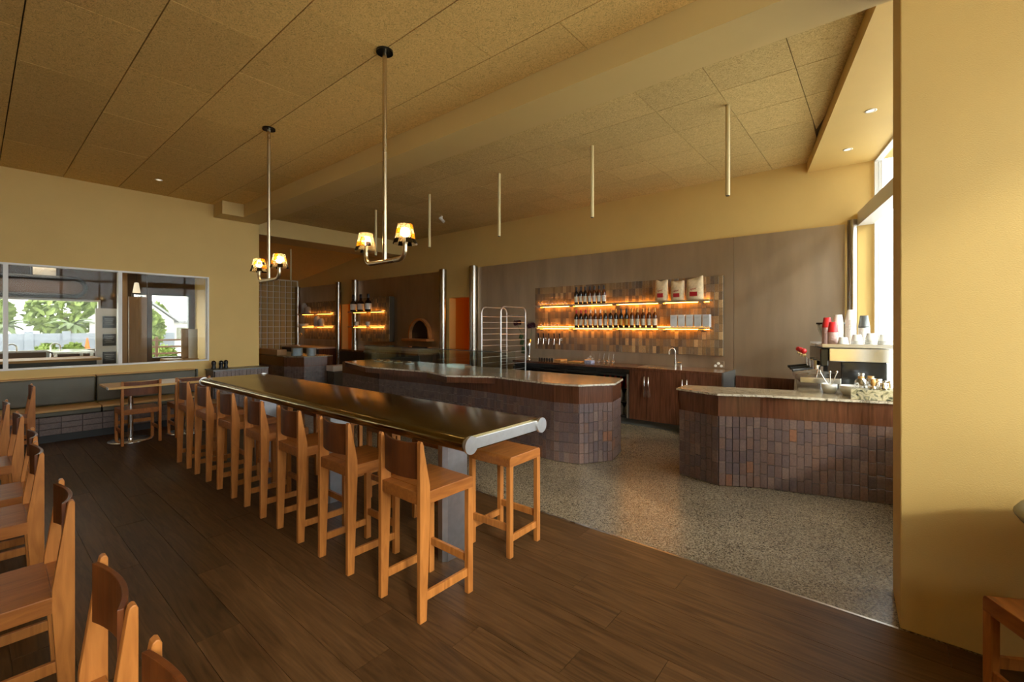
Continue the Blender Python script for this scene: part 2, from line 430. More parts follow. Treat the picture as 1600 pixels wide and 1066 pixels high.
# main ceiling: wood wool panels 1.16 x .58
ce = struct(MB().box(XL - .1, 2.9, YN, YP0 + .02, ZC + .02, ZC + .15).build('ceiling', 'ceiling_gap'))
S = .963
ys = [-.38 - 3.6 * .0 + .2 - .58]                     # strips, matched to the photo's joints
ys = [.213 + (k * .582) for k in range(-7, 5)] + [YP0]
off = {0: -4.15, 1: -4.80 + 1.2, 2: -4.18, 3: -3.59}
for k in range(len(ys) - 1):
    ya, yb = ys[k], ys[k + 1]
    kk = k - 7
    x = (off.get(kk, -4.15 if kk % 2 == 0 else -3.58)) * S
    while x > XL: x -= 1.156
    while x < 2.6:
        xa, xb = max(x, XL), min(x + 1.156, 2.6)
        if xb - xa > .03: MB().box(xa + .004, xb - .004, ya + .004, yb - .004, ZC, ZC + .025).build('ceiling_panel', 'woodwool', ce)
        x += 1.156
# bar ceiling .6 x .6, up to the angled soffit
ce2 = struct(MB().box(-10.2, 1.0, YP1 - .1, YB + .1, ZB + .02, ZB + .15).build('ceiling', 'ceiling_gap'))
yl = [YP1, 3.76, 4.36, 4.96, 5.56, 6.16, 6.76, YB]
sof = lambda y: -.67 + (6.67 - y) * .214
for k in range(len(yl) - 1):
    ya, yb = yl[k], yl[k + 1]
    for i in range(-1, 17):
        xb = -.54 - (i) * .597 + .597 if i >= 0 else .06 + .597
        xa = xb - .597
        lim_a, lim_b = sof(ya), sof(yb)
        if xa > max(lim_a, lim_b): continue
        p = [(xa + .003, ya + .003), (min(xb, lim_a) - .003, ya + .003), (min(xb, lim_b) - .003, yb - .003), (xa + .003, yb - .003)]
        if p[2][0] <= p[3][0]: p = p[:2] + [(p[3][0], p[1][1] + .3)]
        MB().prism(p, ZB, ZB + .025).build('ceiling_panel', 'woodwool_bar', ce2)
# far ceiling, sloping down towards the glass blocks
m = MB(); m.extr([(-10.17, 3.3, 3.62), (-15.2, 3.3, 3.03), (-15.2, 3.3, 3.2), (-10.17, 3.3, 3.8)], (0, 3.8, 0))
struct(m.build('ceiling', 'woodwool'))
# soffit along the facade
m = MB(); m.prism([(sof(7.0), 7.0), (sof(YP1 - .6), YP1 - .6), (sof(YP1 - .6) + 1.2, YP1 - .6), (fac(7) + .25, 7.0)], 3.52, ZB + .16)
struct(m.build('trim_2', 'paint'))
# beams
struct(MB().box(XL, 1.6, YP0, YP1, 3.355, 3.75).build('trim_3', 'paint_beam'))
struct(MB().box(XL - .02, XL + .42, YP0 - .32, YP0 + .001, 3.355, ZC + .02).build('trim_4', 'paint_beam'))
struct(MB().box(-10.17, -9.40, YP1 - .2, YB, 3.31, 3.8).build('trim_5', 'paint_beam'))
# pillar wall on the right
struct(MB().prism([(.076, YP0), (1.55, YP0), (1.55, YP1), (.056, YP1)], 0, 3.4).build('wall_right', 'paint', bevel=.006))
# back wall with two door openings
wb = MB()
OP = [(-12.35, -11.58), (-7.66, -6.86)]
xs = [-15.3] + [v for p in OP for v in p] + [-.02]
for i in range(0, len(xs), 2): wb.box(xs[i], xs[i + 1], YB, YB + .2, 0, 3.9)
for a, b in OP: wb.box(a, b, YB, YB + .2, 2.155, 3.9)
struct(wb.build('wall_back', 'paint'))
# rooms behind the two openings, lit orange
for i, (a, b) in enumerate(OP):
    m = MB(); m.box(a - .9, b + .5, YB + 1.5, YB + 1.6, 0, 2.6); m.box(a - 1.0, a - .9, YB + .2, YB + 1.6, 0, 2.6); m.box(b + .5, b + .6, YB + .2, YB + 1.6, 0, 2.6); m.box(a - 1, b + .6, YB + .2, YB + 1.6, 2.6, 2.7); m.box(a - 1, b + .6, YB + .2, YB + 1.6, -.1, -.001)
    struct(m.build('wall_back', 'orange_wall'))
    l = thing('corridor_light', ['orange wall light in the near doorway of the back wall', 'orange wall light in the far doorway of the back wall'][1 - i], 'light', (b + .37, YB + .55, 1.75))
    MB().box(b + .40, b + .45, YB + .45, YB + .65, 1.7, 2.0).build('back_plate', 'black', l)
    MB().cyl((b + .345, YB + .55, 1.72), (b + .345, YB + .55, 1.98), .05).build('lamp', 'corridor_lamp', l)
cb = MB().box(-12.2, -11.5, YB + .7, YB + 1.3, 0, .86).build('storage_cabinet', 'walnut'); tag(cb, 'dark wooden cabinet seen through the far doorway', 'cabinet')
# left wall with the servery window
WY0, WY1, WZ0, WZ1 = -3.2, 2.54, .92, 2.33
lw = MB()
lw.box(XL - .16, XL, YN, YP1, 0, WZ0); lw.box(XL - .16, XL, YN, YP1, WZ1, 3.75); lw.box(XL - .16, XL, YN, WY0, WZ0, WZ1); lw.box(XL - .16, XL, WY1, YP1, WZ0, WZ1)
struct(lw.build('wall_left', 'paint'))
struct(MB().prism([(XL - .16, YP1 - .12), (XL - .16, YP1), (-12.1, YP1), (-15.4, 4.42), (-15.4, 4.30), (-12.1, YP1 - .12)], 0, 3.9).build('wall_left', 'paint'))
edges = [WY0, -2.02, -.88, .27, 1.40, WY1]
for i in range(len(edges) - 1):
    a, b = edges[i], edges[i + 1]; fw = .022
    wd = bpy.data.objects.new('window_%d' % (i + 1), None); col.objects.link(wd); wd.location = (XL, (a + b) / 2, WZ0); struct(wd)
    m = MB(); x0, x1 = XL - .10, XL + .015
    m.box(x0, x1, a, a + fw, WZ0, WZ1); m.box(x0, x1, b - fw, b, WZ0, WZ1); m.box(x0, x1, a + fw, b - fw, WZ0, WZ0 + fw); m.box(x0, x1, a + fw, b - fw, WZ1 - fw, WZ1)
    m.build('window_frame', 'white_frame', wd)
    MB().box(XL - .05, XL - .042, a + fw, b - fw, WZ0 + fw, WZ1 - fw).build('pane', 'pane_dark', wd)
# rear walls closing the dining room behind the camera
struct(MB().box(XL - .16, 3.2, YN - .2, YN, 0, 3.75).build('wall_rear', 'paint'))

# facades: bar side and dining side
def facade(f, y0, y1, sill, thick, n, wi, side):
    # wall below the sill, mullions, transom and two rows of panes between y0 (near) and y1 (far)
    a, b = (f(y0), y0), (f(y1), y1)
    P = lambda t, o=0: (a[0] + (b[0] - a[0]) * t + o, a[1] + (b[1] - a[1]) * t)
    if sill > .05:
        m = MB(); m.prism([P(0), P(1), P(1, thick), P(0, thick)], 0, sill); struct(m.build('wall_' + side, 'paint'))
    m = MB(); m.prism([P(0), P(1), P(1, thick), P(0, thick)], 3.53, 3.75); struct(m.build('wall_' + side, 'paint'))
    for i in range(n):
        t0, t1 = i / n, (i + 1) / n; dt = .028 / math.dist(a, b) * 1.0
        wd = bpy.data.objects.new('window_%d' % (wi + i), None); col.objects.link(wd); q = P((t0 + t1) / 2); wd.location = (q[0], q[1], sill); struct(wd)
        fr = MB()
        for (u0, u1) in ((t0, t0 + dt), (t1 - dt, t1)): fr.prism([P(u0, .03), P(u1, .03), P(u1, .10), P(u0, .10)], sill, 3.53)
        for (z0, z1) in ((sill, sill + .035), (2.88, 2.93), (3.495, 3.53)): fr.prism([P(t0 + dt, .03), P(t1 - dt, .03), P(t1 - dt, .10), P(t0 + dt, .10)], z0, z1)
        fr.build('window_frame', 'white_frame', wd)
        for (z0, z1) in ((sill + .035, 2.88), (2.93, 3.495)):
            MB().prism([P(t0 + dt, .062), P(t1 - dt, .062), P(t1 - dt, .068), P(t0 + dt, .068)], z0, z1).build('pane', 'pane', wd)
    return P
P = facade(fac, YP1, 6.985, .80, .14, 3, 6, 'right')
tb = MB(); tb.prism([P(0, -.13), P(1, -.13), P(1, .02), P(0, .02)], 2.745, 2.91); struct(tb.build('trim_6', 'white_frame'))
facade(fac2, -2.0, YP0, 1.06, .14, 4, 9, 'right')
struct(MB().prism([(fac2(-5), -5), (fac2(-2.0), -2.0), (fac2(-2.0) + .14, -2.0), (fac2(-5) + .14, -5)], 0, 3.75).build('wall_right', 'paint'))
struct(MB().prism([(fac2(YP0), YP0), (1.9, YP0), (1.9, YP1), (fac(YP1), YP1)], 0, 3.75).build('wall_right', 'paint'))

# ------------------------------------------------------------------ long bar table
TX0, TX1, TY0, TY1 = -6.05, -1.735, 1.717, 2.367
T = thing('bar_table', 'long high bar table with polished bronze metal top and rounded edges on metal columns', 'table', ((TX0 + TX1) / 2, 2.04, 0))
m = MB(); r_ = .042; zc = .855
pr = [(TY0 + r_ * math.cos(a), zc + r_ * math.sin(a)) for a in [R(90 + 180 * i / 12) for i in range(13)]] + [(TY1 + r_ * math.cos(a), zc + r_ * math.sin(a)) for a in [R(-90 + 180 * i / 12) for i in range(13)]]
n = len(pr)
m.add([(TX0, y, z) for y, z in pr] + [(TX1, y, z) for y, z in pr], [tuple(range(n)), tuple(range(n, 2 * n))[::-1]])
m.add([(TX0, y, z) for y, z in pr] + [(TX1, y, z) for y, z in pr], [(i, n + i, n + (i + 1) % n, (i + 1) % n) for i in range(n)], True)
top = m.build('table_top', 'bronze_top', T)
for xa, sg in ((TX1, 1), (TX0, -1)):
    MB().box(min(xa, xa + .022 * sg), max(xa, xa + .022 * sg), TY0, TY1, zc - .030, zc + .033).build('end_bar', 'aluminium', T, .002)
    for y in (TY0, TY1):
        m = MB(); m.cyl((xa, y, zc), (xa + .018 * sg, y, zc), .036, n=28); m.cyl((xa + .018 * sg, y, zc), (xa + .034 * sg, y, zc), .049, n=28)
        m.build('end_disc', 'aluminium', T, .002)
for x in (-2.165, -3.63, -5.09):
    MB().prism([(x - .045, 1.925), (x - .02, 1.90), (x + .02, 1.90), (x + .045, 1.925), (x + .045, 2.095), (x + .02, 2.12), (x - .02, 2.12), (x - .045, 2.095)], .001, zc - .03).build('table_column', 'column_metal', T)

# ------------------------------------------------------------------ seats
def make_seat(name, label, cat, W, D, zs, ztop, back=True, hi_rail=.19, lo_rail=.12):
    # faces -y, back posts' rear edges at y=+D/2; origin on the floor
    t = thing(name, label, cat, (0, 0, 0)); h = W / 2; yb = D / 2; tp = .028
    if back:
        for s_ in (-1, 1):
            x0 = h - tp if s_ > 0 else -h
            # side profile: rear edge upright, front edge widest at the seat
            zr = .012
            p = [(yb, 0), (yb, ztop - zr), (yb - .004, ztop - .003), (yb - .010, ztop), (yb - .018, ztop - .006), (yb - .021, ztop - .02), (yb - .064, zs + .03), (yb - .066, zs - .05), (yb - .043, 0)]
            m = MB(); m.extr([(x0, y, z) for y, z in p], (tp, 0, 0)); m.build('back_post', 'stool_wood', t, .0025)
        m = MB(); N = 12; hb = .175 if ztop < .85 else .19; z1 = ztop - .012; z0 = z1 - hb; ri, dp, tt = h - tp, .032, .014
        def yy(x): return yb - .030 + dp * (1 - (x / ri) ** 2)
        xs = [-ri + 2 * ri * i / N for i in range(N + 1)]; vs = []
        for x in xs:
            y = yy(x)
            sag = .012 * (1 - (x / ri) ** 2)
            vs += [(x, y - tt / 2, z0), (x, y + tt / 2, z0), (x, y + tt / 2, z1 - sag * .6), (x, y - tt / 2, z1 - sag * .6)]
        fs = [(0, 1, 2, 3), tuple(4 * N + q for q in (3, 2, 1, 0))]
        for i in range(N):
            for q in range(4): fs.append((4 * i + q, 4 * i + 4 + q, 4 * i + 4 + (q + 1) % 4, 4 * i + (q + 1) % 4))
        m.add(vs, fs); m.build('backrest', 'stool_wood_shaded', t, .002)
    rd = [(.020 * (1 - math.cos(a)), -.020 * (1 - math.sin(a))) for a in [R(15 * i) for i in range(7)]]
    front = [(-yb, zs - .065)] + [(-yb + dy, zs + dz) for dy, dz in rd]
    m = MB(); nt_ = .062
    if back:
        m.extr([(-h, y, z) for y, z in front + [(yb - nt_, zs), (yb - nt_, zs - .065)]], (W, 0, 0))
        m.box(-h + tp, h - tp, yb - nt_, yb - .006, zs - .065, zs)
    else:
        m.extr([(-h, y, z) for y, z in front + [(-y, z) for y, z in front[::-1]]], (W, 0, 0))
    m.build('seat', 'seat_wood', t, .003)
    lw_, ld = .032, .038
    legs = [(-1, -1), (1, -1)] + ([] if back else [(-1, 1), (1, 1)])
    for sx, sy in legs:
        x0 = h - lw_ if sx > 0 else -h; y0 = yb - ld if sy > 0 else -yb
        MB().box(x0, x0 + lw_, y0, y0 + ld, 0, zs - .06).build('leg', 'stool_wood', t, .003)
    for sx in (-1, 1):
        x0 = h - .025 if sx > 0 else -h + .007
        MB().box(x0, x0 + .018, -yb + ld - .006, (yb - .05) if back else yb - ld + .006, lo_rail - .022, lo_rail + .022).build('stretcher', 'stool_wood', t, .002)
    MB().box(-h + lw_ - .004, h - lw_ + .004, -yb + .008, -yb + .028, hi_rail - .022, hi_rail + .022).build('stretcher', 'stool_wood', t, .002)
    if not back: MB().box(-h + lw_ - .004, h - lw_ + .004, yb - .028, yb - .008, hi_rail - .022, hi_rail + .022).build('stretcher', 'stool_wood', t, .002)
    return t
near = [-1.96, -2.64, -3.27, -3.895, -4.53, -5.18, -5.795]
txt = ['nearest the camera at the bar table', 'second from the near end of the row', 'third from the near end of the row', 'fourth, middle of the row', 'fifth from the near end of the row', 'sixth, last but one of the row', 'farthest of the row, beside the bench table']
protoS = make_seat('counter_stool', 'x', 'stool', .366, .375, .655, .918)
protoB = make_seat('backless_stool', 'x', 'stool', .366, .34, .652, .9, back=False)
protoC = make_seat('dining_chair', 'x', 'chair', .405, .42, .45, .81, hi_rail=.24, lo_rail=.17)
index_kids()
def place(proto, x, y, rz, label, group, first):
    o = proto if first else copy_tree(proto)
    o.location = (x, y, 0); o.rotation_euler = (0, 0, rz)
    return tag(o, label, None, group)
for i, x in enumerate(near):
    place(protoS, x, 1.43 + .1875, PI + random.uniform(-.02, .02), 'wooden counter stool with low back, ' + txt[i], 'backed stools along the bar table', i == 0)
for i in range(7):
    place(protoB, -2.02 - .632 * i, 2.365, random.uniform(-.02, .02), 'backless wooden stool behind the bar table, ' + (['nearest and fully in view', 'second from its near end', 'third from its near end', 'fourth from its near end', 'fifth from its near end', 'sixth from its near end', 'farthest from the camera'][i]), 'backless stools along the bar table', i == 0)
row = [(-1.055, .265), (-1.625, .262), (-2.675, .262), (-3.725, .25), (-4.29, .265), (-5.26, .245), (-6.17, .21), (-7.72, .46)]
rl = ['only its back top showing at the bottom edge', 'second of the left row from the bottom edge', 'third of the left row, seat showing at the edge', 'fourth of the left row counted from the camera', 'fifth of the left row, close behind the fourth', 'sixth of the left row counted from the camera', 'seventh of the left row, at the left edge', 'farthest of the left row, against the bench']
k = 0
for i, (x, y) in enumerate(row):
    place(protoC, x, y - .21, random.uniform(-.03, .03), 'wooden dining chair, ' + rl[i], 'dining chairs along the left edge', k == 0); k += 1
place(protoC, -7.27 - .21, 1.375, -PI / 2, 'wooden dining chair seen from behind at the small bench table', 'dining chairs at the bench table', False)
place(protoC, -7.27 - .21, 1.93, -PI / 2, 'wooden dining chair at the bench table, half hidden by the farthest stool', 'dining chairs at the bench table', False)
o = make_seat('low_stool', 'dark wooden low stool corner at the right edge by the yellow wall', 'stool', .32, .32, .45, .8, back=False, hi_rail=.2, lo_rail=.15)
o.location = (.527, 2.465, 0); o.rotation_euler = (0, 0, R(29))

# small table by the bench
T2 = thing('bench_table', 'small light oak table on two steel pedestals in front of the bench', 'table', (-7.54, 1.62, 0))
MB().box(-7.85, -7.235, 1.05, 2.20, .722, .75).build('table_top', 'light_oak', T2, .003)
for yv in (1.05, 2.20): MB().box(-7.36, -7.234, yv - .004 if yv < 1.5 else yv, yv if yv < 1.5 else yv + .004, .72, .751).build('corner_plate', 'aluminium', T2)
for y in (1.32, 1.94):
    m = MB(); m.cyl((-7.60, y, .02), (-7.60, y, .722), .03, n=18); m.build('pedestal', 'bright_steel', T2)
    m = MB(); m.lathe([(0, .002), (.23, .002), (.235, .008), (.225, .014), (.05, .024), (0, .024)], (-7.60, y, 0), 28); m.build('base', 'bright_steel', T2)
# corner of a round stone table at the right edge
T3 = thing('round_table', 'round greenish stone table edge showing at the right border', 'table', (.74, 2.5, 0))
m = MB(); m.lathe([(0, .77), (.31, .77), (.338, .777), (.35, .795), (.338, .813), (.31, .82), (0, .82)], (.74, 2.5, 0), 48); m.build('table_top', 'stone_table', T3)
MB().cyl((.86, 2.66, .02), (.86, 2.66, .77), .035, n=20).build('pedestal', 'steel', T3)
m = MB(); m.lathe([(0, 0), (.15, 0), (.15, .012), (.04, .025), (0, .025)], (.86, 2.66, 0), 32); m.build('base', 'steel', T3)

# bench along the left wall
Bn = thing('banquette', 'long upholstered bench with green-grey cushions along the left wall', 'bench', (XL + .3, 0, 0))
BX = XL + .001; by0, by1 = -3.0, 2.33
MB().box(BX, XL + .50, by0, by1, 0, .10).build('kick_board', 'black', Bn)
MB().box(BX, XL + .545, by0, by1, .10, .335).build('plinth', 'counter_grout', Bn)
bt = tile_mesh(.196, .073, .012, 'bench_tile')
for rr in range(3):
    for c in range(27):
        piece('tile', bt, Bn, (XL + .545, by1 - .1 - c * .2, .103 + rr * .077), R(90))
div = [by0, -1.1, 1.12, by1]
for i in range(3):
    a, b = div[i] + .006, div[i + 1] - .006
    MB().box(BX + .13, XL + .565, a, b, .338, .395).build('cushion', 'green_leather', Bn, .012)
    MB().box(BX + .13, XL + .57, a, b, .396, .425).build('seat_deck', 'tan_timber', Bn, .005)
    MB().box(BX + .02, XL + .13, a, b, .43, .79).build('backrest', 'green_leather', Bn, .02)
    MB().box(BX, XL + .10, a, b, .79, .805).build('back_cap', 'tan_timber', Bn, .003)
MB().box(BX, XL + .13, by1 - .004, by1 + .022, .10, .80).build('end_panel', 'green_leather', Bn, .004)
# low tiled side station right of the bench
Ss = thing('side_station', 'low dark tiled service station in the corner beside the bench', 'cabinet', (XL + .2, 2.95, 0))
MB().box(XL + .001, XL + .40, 2.50, 3.32, 0, .765).build('body', 'counter_grout', Ss)
MB().box(XL + .001, XL + .425, 2.48, 3.328, .765, .785).build('top', 'grey_steel_dark', Ss, .002)
stt = tile_mesh(.056, .107, .012, 'bench_tile')
for rr in range(7):
    for c in range(14): piece('tile', stt, Ss, (XL + .401, 2.535 + c * .0585, .012 + rr * .108), R(90))
    for c in range(6): piece('tile', stt, Ss, (XL + .06 + c * .0585, 2.50, .012 + rr * .108))
for i, (y, x) in enumerate([(2.57, .14), (2.66, .20), (2.75, .14)]):
    o = thing('pepper_mill', 'black mill on the low corner station, ' + ['leftmost of three', 'middle of three', 'rightmost of three'][i], 'mill', (XL + x, y, .785), 'black mills on the side station')
    m = MB(); m.lathe([(0, 0), (.034, 0), (.036, .01), (.026, .05), (.034, .085), (.034, .095)], (XL + x, y, .785), 14); m.build('body', 'black', o)
    m = MB(); m.lathe([(.034, .095), (.036, .105), (.028, .130), (.012, .140), (0, .142)], (XL + x, y, .785), 14); m.build('cap', 'black_gloss', o)

# ------------------------------------------------------------------ counters
CT = tile_mesh(.0565, .108, .012, 'counter_tile')
def tile_faces(parent, line, z0, rows, first_seg_tiles, pw=.059, ph=.1105):
    """tiles along an outline running right to left as seen from the front; at most 300 loose pieces, the rest joined"""
    loose = 0; rest = MB(); any_rest = False
    for a, b in zip(line, line[1:]):
        L = math.dist(a, b); d = ((b[0] - a[0]) / L, (b[1] - a[1]) / L)
        nrm = (-d[1], d[0])
        if nrm[0] * CAMD[0] + nrm[1] * CAMD[1] > 0 and False: pass
        n = max(1, round(L / pw)); stp = L / n
        rz = math.atan2(d[1], d[0]) + PI           # local -Y points outward for lines running right to left
        for c in range(n):
            x, y = a[0] + d[0] * stp * (c + .5), a[1] + d[1] * stp * (c + .5)
            jz = random.choice((0, 0, 0, .012, -.008, .02))
            for r_ in range(rows):
                zz = z0 + r_ * ph + jz
                if loose < first_seg_tiles:
                    o = piece('tile', CT, parent, (x, y, zz), rz + random.uniform(-.012, .012))
                    o.location.z -= jz if r_ == 0 else 0
                    if r_ == 0: o.scale.z = (.108 + jz) / .108
                    loose += 1
                else:
                    any_rest = True
                    cs, sn = math.cos(rz), math.sin(rz); w2, d2 = stp / 2 - .0015, random.uniform(.009, .013)
                    q = [(-w2, 0), (w2, 0), (w2, -d2), (-w2, -d2)]
                    rest.prism([(x + px_ * cs - py_ * sn, y + px_ * sn + py_ * cs) for px_, py_ in q], zz if r_ else z0, zz + ph - .0025)
    if any_rest: stuff(rest.build('tile_field', 'counter_tile_far', parent))
CAMD = (0, 1)
plain('counter_tile_far', (.140, .100, .086), .30, var=.35, scale=14, src='Position', bmp=.3)
def inset(line, d):
    # move an open right-to-left outline towards the inside (away from the room) by d
    out = []
    for i, p in enumerate(line):
        a = line[max(i - 1, 0)]; b = line[min(i + 1, len(line) - 1)]
        L = math.dist(a, b); nx, ny = (b[1] - a[1]) / L, -(b[0] - a[0]) / L
        out.append((p[0] + nx * d, p[1] + ny * d))
    return out
# main counter
LB = [(-2.40, 4.93), (-2.312, 4.545), (-2.528, 4.196), (-2.80, 4.135), (-3.72, 4.215), (-4.9, 4.27), (-6.2, 4.17), (-7.60, 4.33)]
LBK = [(-7.60, 5.02), (-2.52, 5.02)]
Lc = thing('bar_counter', 'long faceted bar counter with dark brick tiles, walnut apron and speckled stone top', 'counter', (-4.6, 4.6, 0))
MB().prism(inset(LB, .014) + LBK, 0, .655).build('core', 'counter_grout', Lc)
tile_faces(Lc, LB, .003, 6, 294)
MB().prism(inset(LB, -.014) + LBK, .655, .848).build('apron', 'walnut', Lc)
# stepped ledge along the far half
LG = [(-3.765, 4.185), (-4.30, 3.885), (-4.91, 4.065), (-6.24, 3.93), (-7.45, 4.285)]
MB().prism(LG + [(-7.45, 4.5), (-3.765, 4.5)], .776, .849).build('ledge', 'walnut', Lc)
topl = [(-2.395, 4.985), (-2.258, 4.52), (-2.505, 4.152), (-2.80, 4.09), (-3.70, 4.175)] + LG + [(-7.45, 5.04), (-2.47, 5.04)]
MB().prism(topl, .8495, .870).build('stone_top', 'granite', Lc)
m = MB()
tl = topl[:10]
for a, b in zip(tl, tl[1:]):
    L = math.dist(a, b); nseg = max(2, int(L / .03)); d = ((b[0] - a[0]) / L, (b[1] - a[1]) / L)
    for i in range(nseg):
        t0, t1 = i / nseg, (i + 1) / nseg; dd = .004 + random.uniform(0, .005)
        p0 = (a[0] + (b[0] - a[0]) * t0, a[1] + (b[1] - a[1]) * t0); p1 = (a[0] + (b[0] - a[0]) * t1, a[1] + (b[1] - a[1]) * t1)
        m.prism([p0, p1, (p1[0] - d[1] * dd, p1[1] + d[0] * dd), (p0[0] - d[1] * dd, p0[1] + d[0] * dd)], .8485 + random.uniform(0, .004), .868)
stuff(m.build('chipped_edge', 'granite_edge', Lc))
# right counter
RB = [(.30, 4.985), (.085, 4.93), (-.86, 4.655), (-1.176, 4.478), (-1.573, 4.59)]
RBK = [(-1.60, 4.86), (-.66, 5.20), (-.86, 6.84), (fac(6.84) - .01, 6.84), (fac(5.06) - .01, 5.06)]
Rc = thing('service_counter', 'L-shaped coffee counter with brick tiles, walnut apron and speckled stone top by the window', 'counter', (-.4, 5.2, 0))
MB().prism(inset(RB, .014) + RBK[:], 0, .655).build('core', 'counter_grout', Rc)
tile_faces(Rc, RB[1:], .003, 6, 300)
MB().prism(inset(RB, -.014) + RBK[:], .655, .848).build('apron', 'walnut', Rc)
RT = [(.31, 4.95), (.08, 4.895), (-.848, 4.612), (-1.172, 4.44), (-1.60, 4.57)]
RTK = [(-1.62, 4.87), (-.62, 5.16), (-.85, 6.845), (fac(6.845) - .01, 6.845), (fac(5.06) - .01, 5.03)]
MB().prism(RT + RTK, .8495, .870).build('stone_top', 'granite', Rc)
m = MB()
for a, b in zip(RT, RT[1:]):
    L = math.dist(a, b); nseg = max(2, int(L / .03)); d = ((b[0] - a[0]) / L, (b[1] - a[1]) / L)
    for i in range(nseg):
        t0, t1 = i / nseg, (i + 1) / nseg; dd = .004 + random.uniform(0, .005)
        p0 = (a[0] + (b[0] - a[0]) * t0, a[1] + (b[1] - a[1]) * t0); p1 = (a[0] + (b[0] - a[0]) * t1, a[1] + (b[1] - a[1]) * t1)
        m.prism([p0, p1, (p1[0] - d[1] * dd, p1[1] + d[0] * dd), (p0[0] - d[1] * dd, p0[1] + d[0] * dd)], .8485 + random.uniform(0, .004), .868)
stuff(m.build('chipped_edge', 'granite_edge', Rc))
MB().prism([(.31, 4.97), (.08, 4.92), (-.195, 4.835), (-.195, 5.0), (.31, 5.13)], .870, .955).build('raised_slab', 'granite_green', Rc, .002)
# far counter in the passage
FB = [(-9.13, 4.83), (-9.30, 4.42), (-9.62, 4.165), (-10.95, 4.185), (-11.6, 4.25)]
FBK = [(-11.6, 5.0), (-9.2, 5.0)]
Fc = thing('passage_counter', 'dark faceted counter in the far passage carrying the stacked plates', 'counter', (-10.2, 4.6, 0))
MB().prism(inset(FB, .014) + FBK, 0, .655).build('core', 'counter_grout', Fc)
tile_faces(Fc, FB, .003, 6, 0)
MB().prism(inset(FB, -.014) + FBK, .655, .848).build('apron', 'walnut', Fc)
MB().prism(inset(FB, -.03) + FBK, .8495, .870).build('stone_top', 'granite', Fc)
MB().box(-11.55, -10.12, 4.22, 4.42, .870, .985).build('raised_ledge', 'plywood', Fc, .003)
for i, (x, y, n_) in enumerate([(-9.62, 4.42, 12), (-9.36, 4.60, 12)]):
    s_ = ['left', 'right'][i]
    for k in range(n_):
        o = MB(); z = .871 + k * .0135; rr = .115 if i == 0 else .098
        o.lathe([(0, z), (rr * .6, z), (rr, z + .016), (rr - .002, z + .019), (rr * .58, z + .005), (0, z + .005)], (x, y, 0), 20)
        tag(o.build('plate', 'ceramic_blue'), 'pale blue plate, %s from the bottom of the %s stack on the far counter' % (ORD[k], s_), 'plate', 'stacked plates on the far counter')
o = thing('equipment_cabinet', 'pale topped undercounter machine between the two dark counters', 'cabinet', (-8.6, 4.9, 0))
MB().box(-8.72, -8.46, 4.62, 5.1, 0, .59).build('body', 'grey_steel_dark', o, .004); MB().box(-8.73, -8.45, 4.60, 5.11, .591, .70).build('top', 'ceramic_white', o, .004)

# glass display on the main counter
G = thing('display_case', 'low clear glass display case standing on the bar counter', 'display case', (-5.5, 4.6, .871))
gx = [-7.18, -6.82, -5.66, -3.91]
for i in range(3):
    MB().box(gx[i] + .003, gx[i + 1] - .003, 4.50, 4.508, .871, 1.150).build('pane', 'case_glass', G)
for x in (gx[0], gx[2], gx[3]):
    MB().box(x - .004, x + .004, 4.511, 4.80, .871, 1.148).build('side_pane', 'case_glass', G)
MB().box(gx[0] - .01, gx[3] + .01, 4.495, 4.82, 1.151, 1.159).build('top_pane', 'case_glass', G)
MB().box(gx[0] - .01, gx[3] + .01, 4.489, 4.4945, 1.150, 1.160).build('edge_strip', 'black', G)
for i in range(4):
    x = -6.98 + i * .30
    o = thing('pastry_plate', 'small plate with a pastry inside the glass display, %s from the left' % ORD[i], 'plate', (x, 4.66, .871), 'pastry plates in the display')
    m = MB(); m.lathe([(0, 0), (.05, 0), (.085, .012), (.083, .015), (0, .006)], (x, 4.66, .871), 16); m.build('plate', 'ceramic_white', o)
    MB().ball((x, 4.66, .895), .04, 10, 6, (1.2, .7, .55)).build('pastry', 'pastry', o)
o = thing('metal_tray', 'small steel tray lying on the bar counter behind the glass', 'tray', (-5.1, 4.86, .871))
MB().box(-5.35, -4.95, 4.84, 4.98, .872, .880).build('tray_base', 'bright_steel', o); m = MB()
for (a, b, c, d_) in ((-5.35, -4.95, 4.84, 4.846), (-5.35, -4.95, 4.974, 4.98), (-5.35, -5.344, 4.846, 4.974), (-4.956, -4.95, 4.846, 4.974)): m.box(a, b, c, d_, .880, .900)
m.build('rim', 'bright_steel', o)

# ------------------------------------------------------------------ back wall: steel cladding, columns, tile panels
PT = 2.78
def cladding(x0, x1, joints, label):
    c = thing('steel_cladding', label, 'wall panel', ((x0 + x1) / 2, YB - .03, 0))
    e = [x0] + joints + [x1]
    for a, b in zip(e, e[1:]): MB().box(a + .002, b - .002, YB - .035, YB - .001, 0, PT).build('steel_sheet', 'steel_panel', c)
    return c
cladding(-6.72, -.34, [-5.35, -3.93, -1.62], 'wide brushed steel wall cladding behind the lit bar shelves')
cladding(-11.42, -7.86, [-9.6], 'brushed steel wall cladding around the small arched oven')
cladding(-14.95, -12.48, [-13.4], 'brushed steel wall cladding at the far end beside the glass blocks')
cols = [(-6.80, .085, 'left end of the wide bar cladding'), (-.265, .052, 'right end of the wide bar cladding beside the window'), (-7.78, .085, 'right end of the oven cladding'), (-11.50, .085, 'left end of the oven cladding'), (-12.40, .085, 'right end of the farthest cladding'), (-15.0, .085, 'left end of the farthest cladding')]
for x, r_, l in cols:
    c = MB(); c.cyl((x, YB - .09, 0), (x, YB - .09, PT + .03), r_, n=28)
    tag(c.build('steel_column', 'steel_column'), 'round polished steel column at the ' + l, 'column', 'round columns of the back wall')
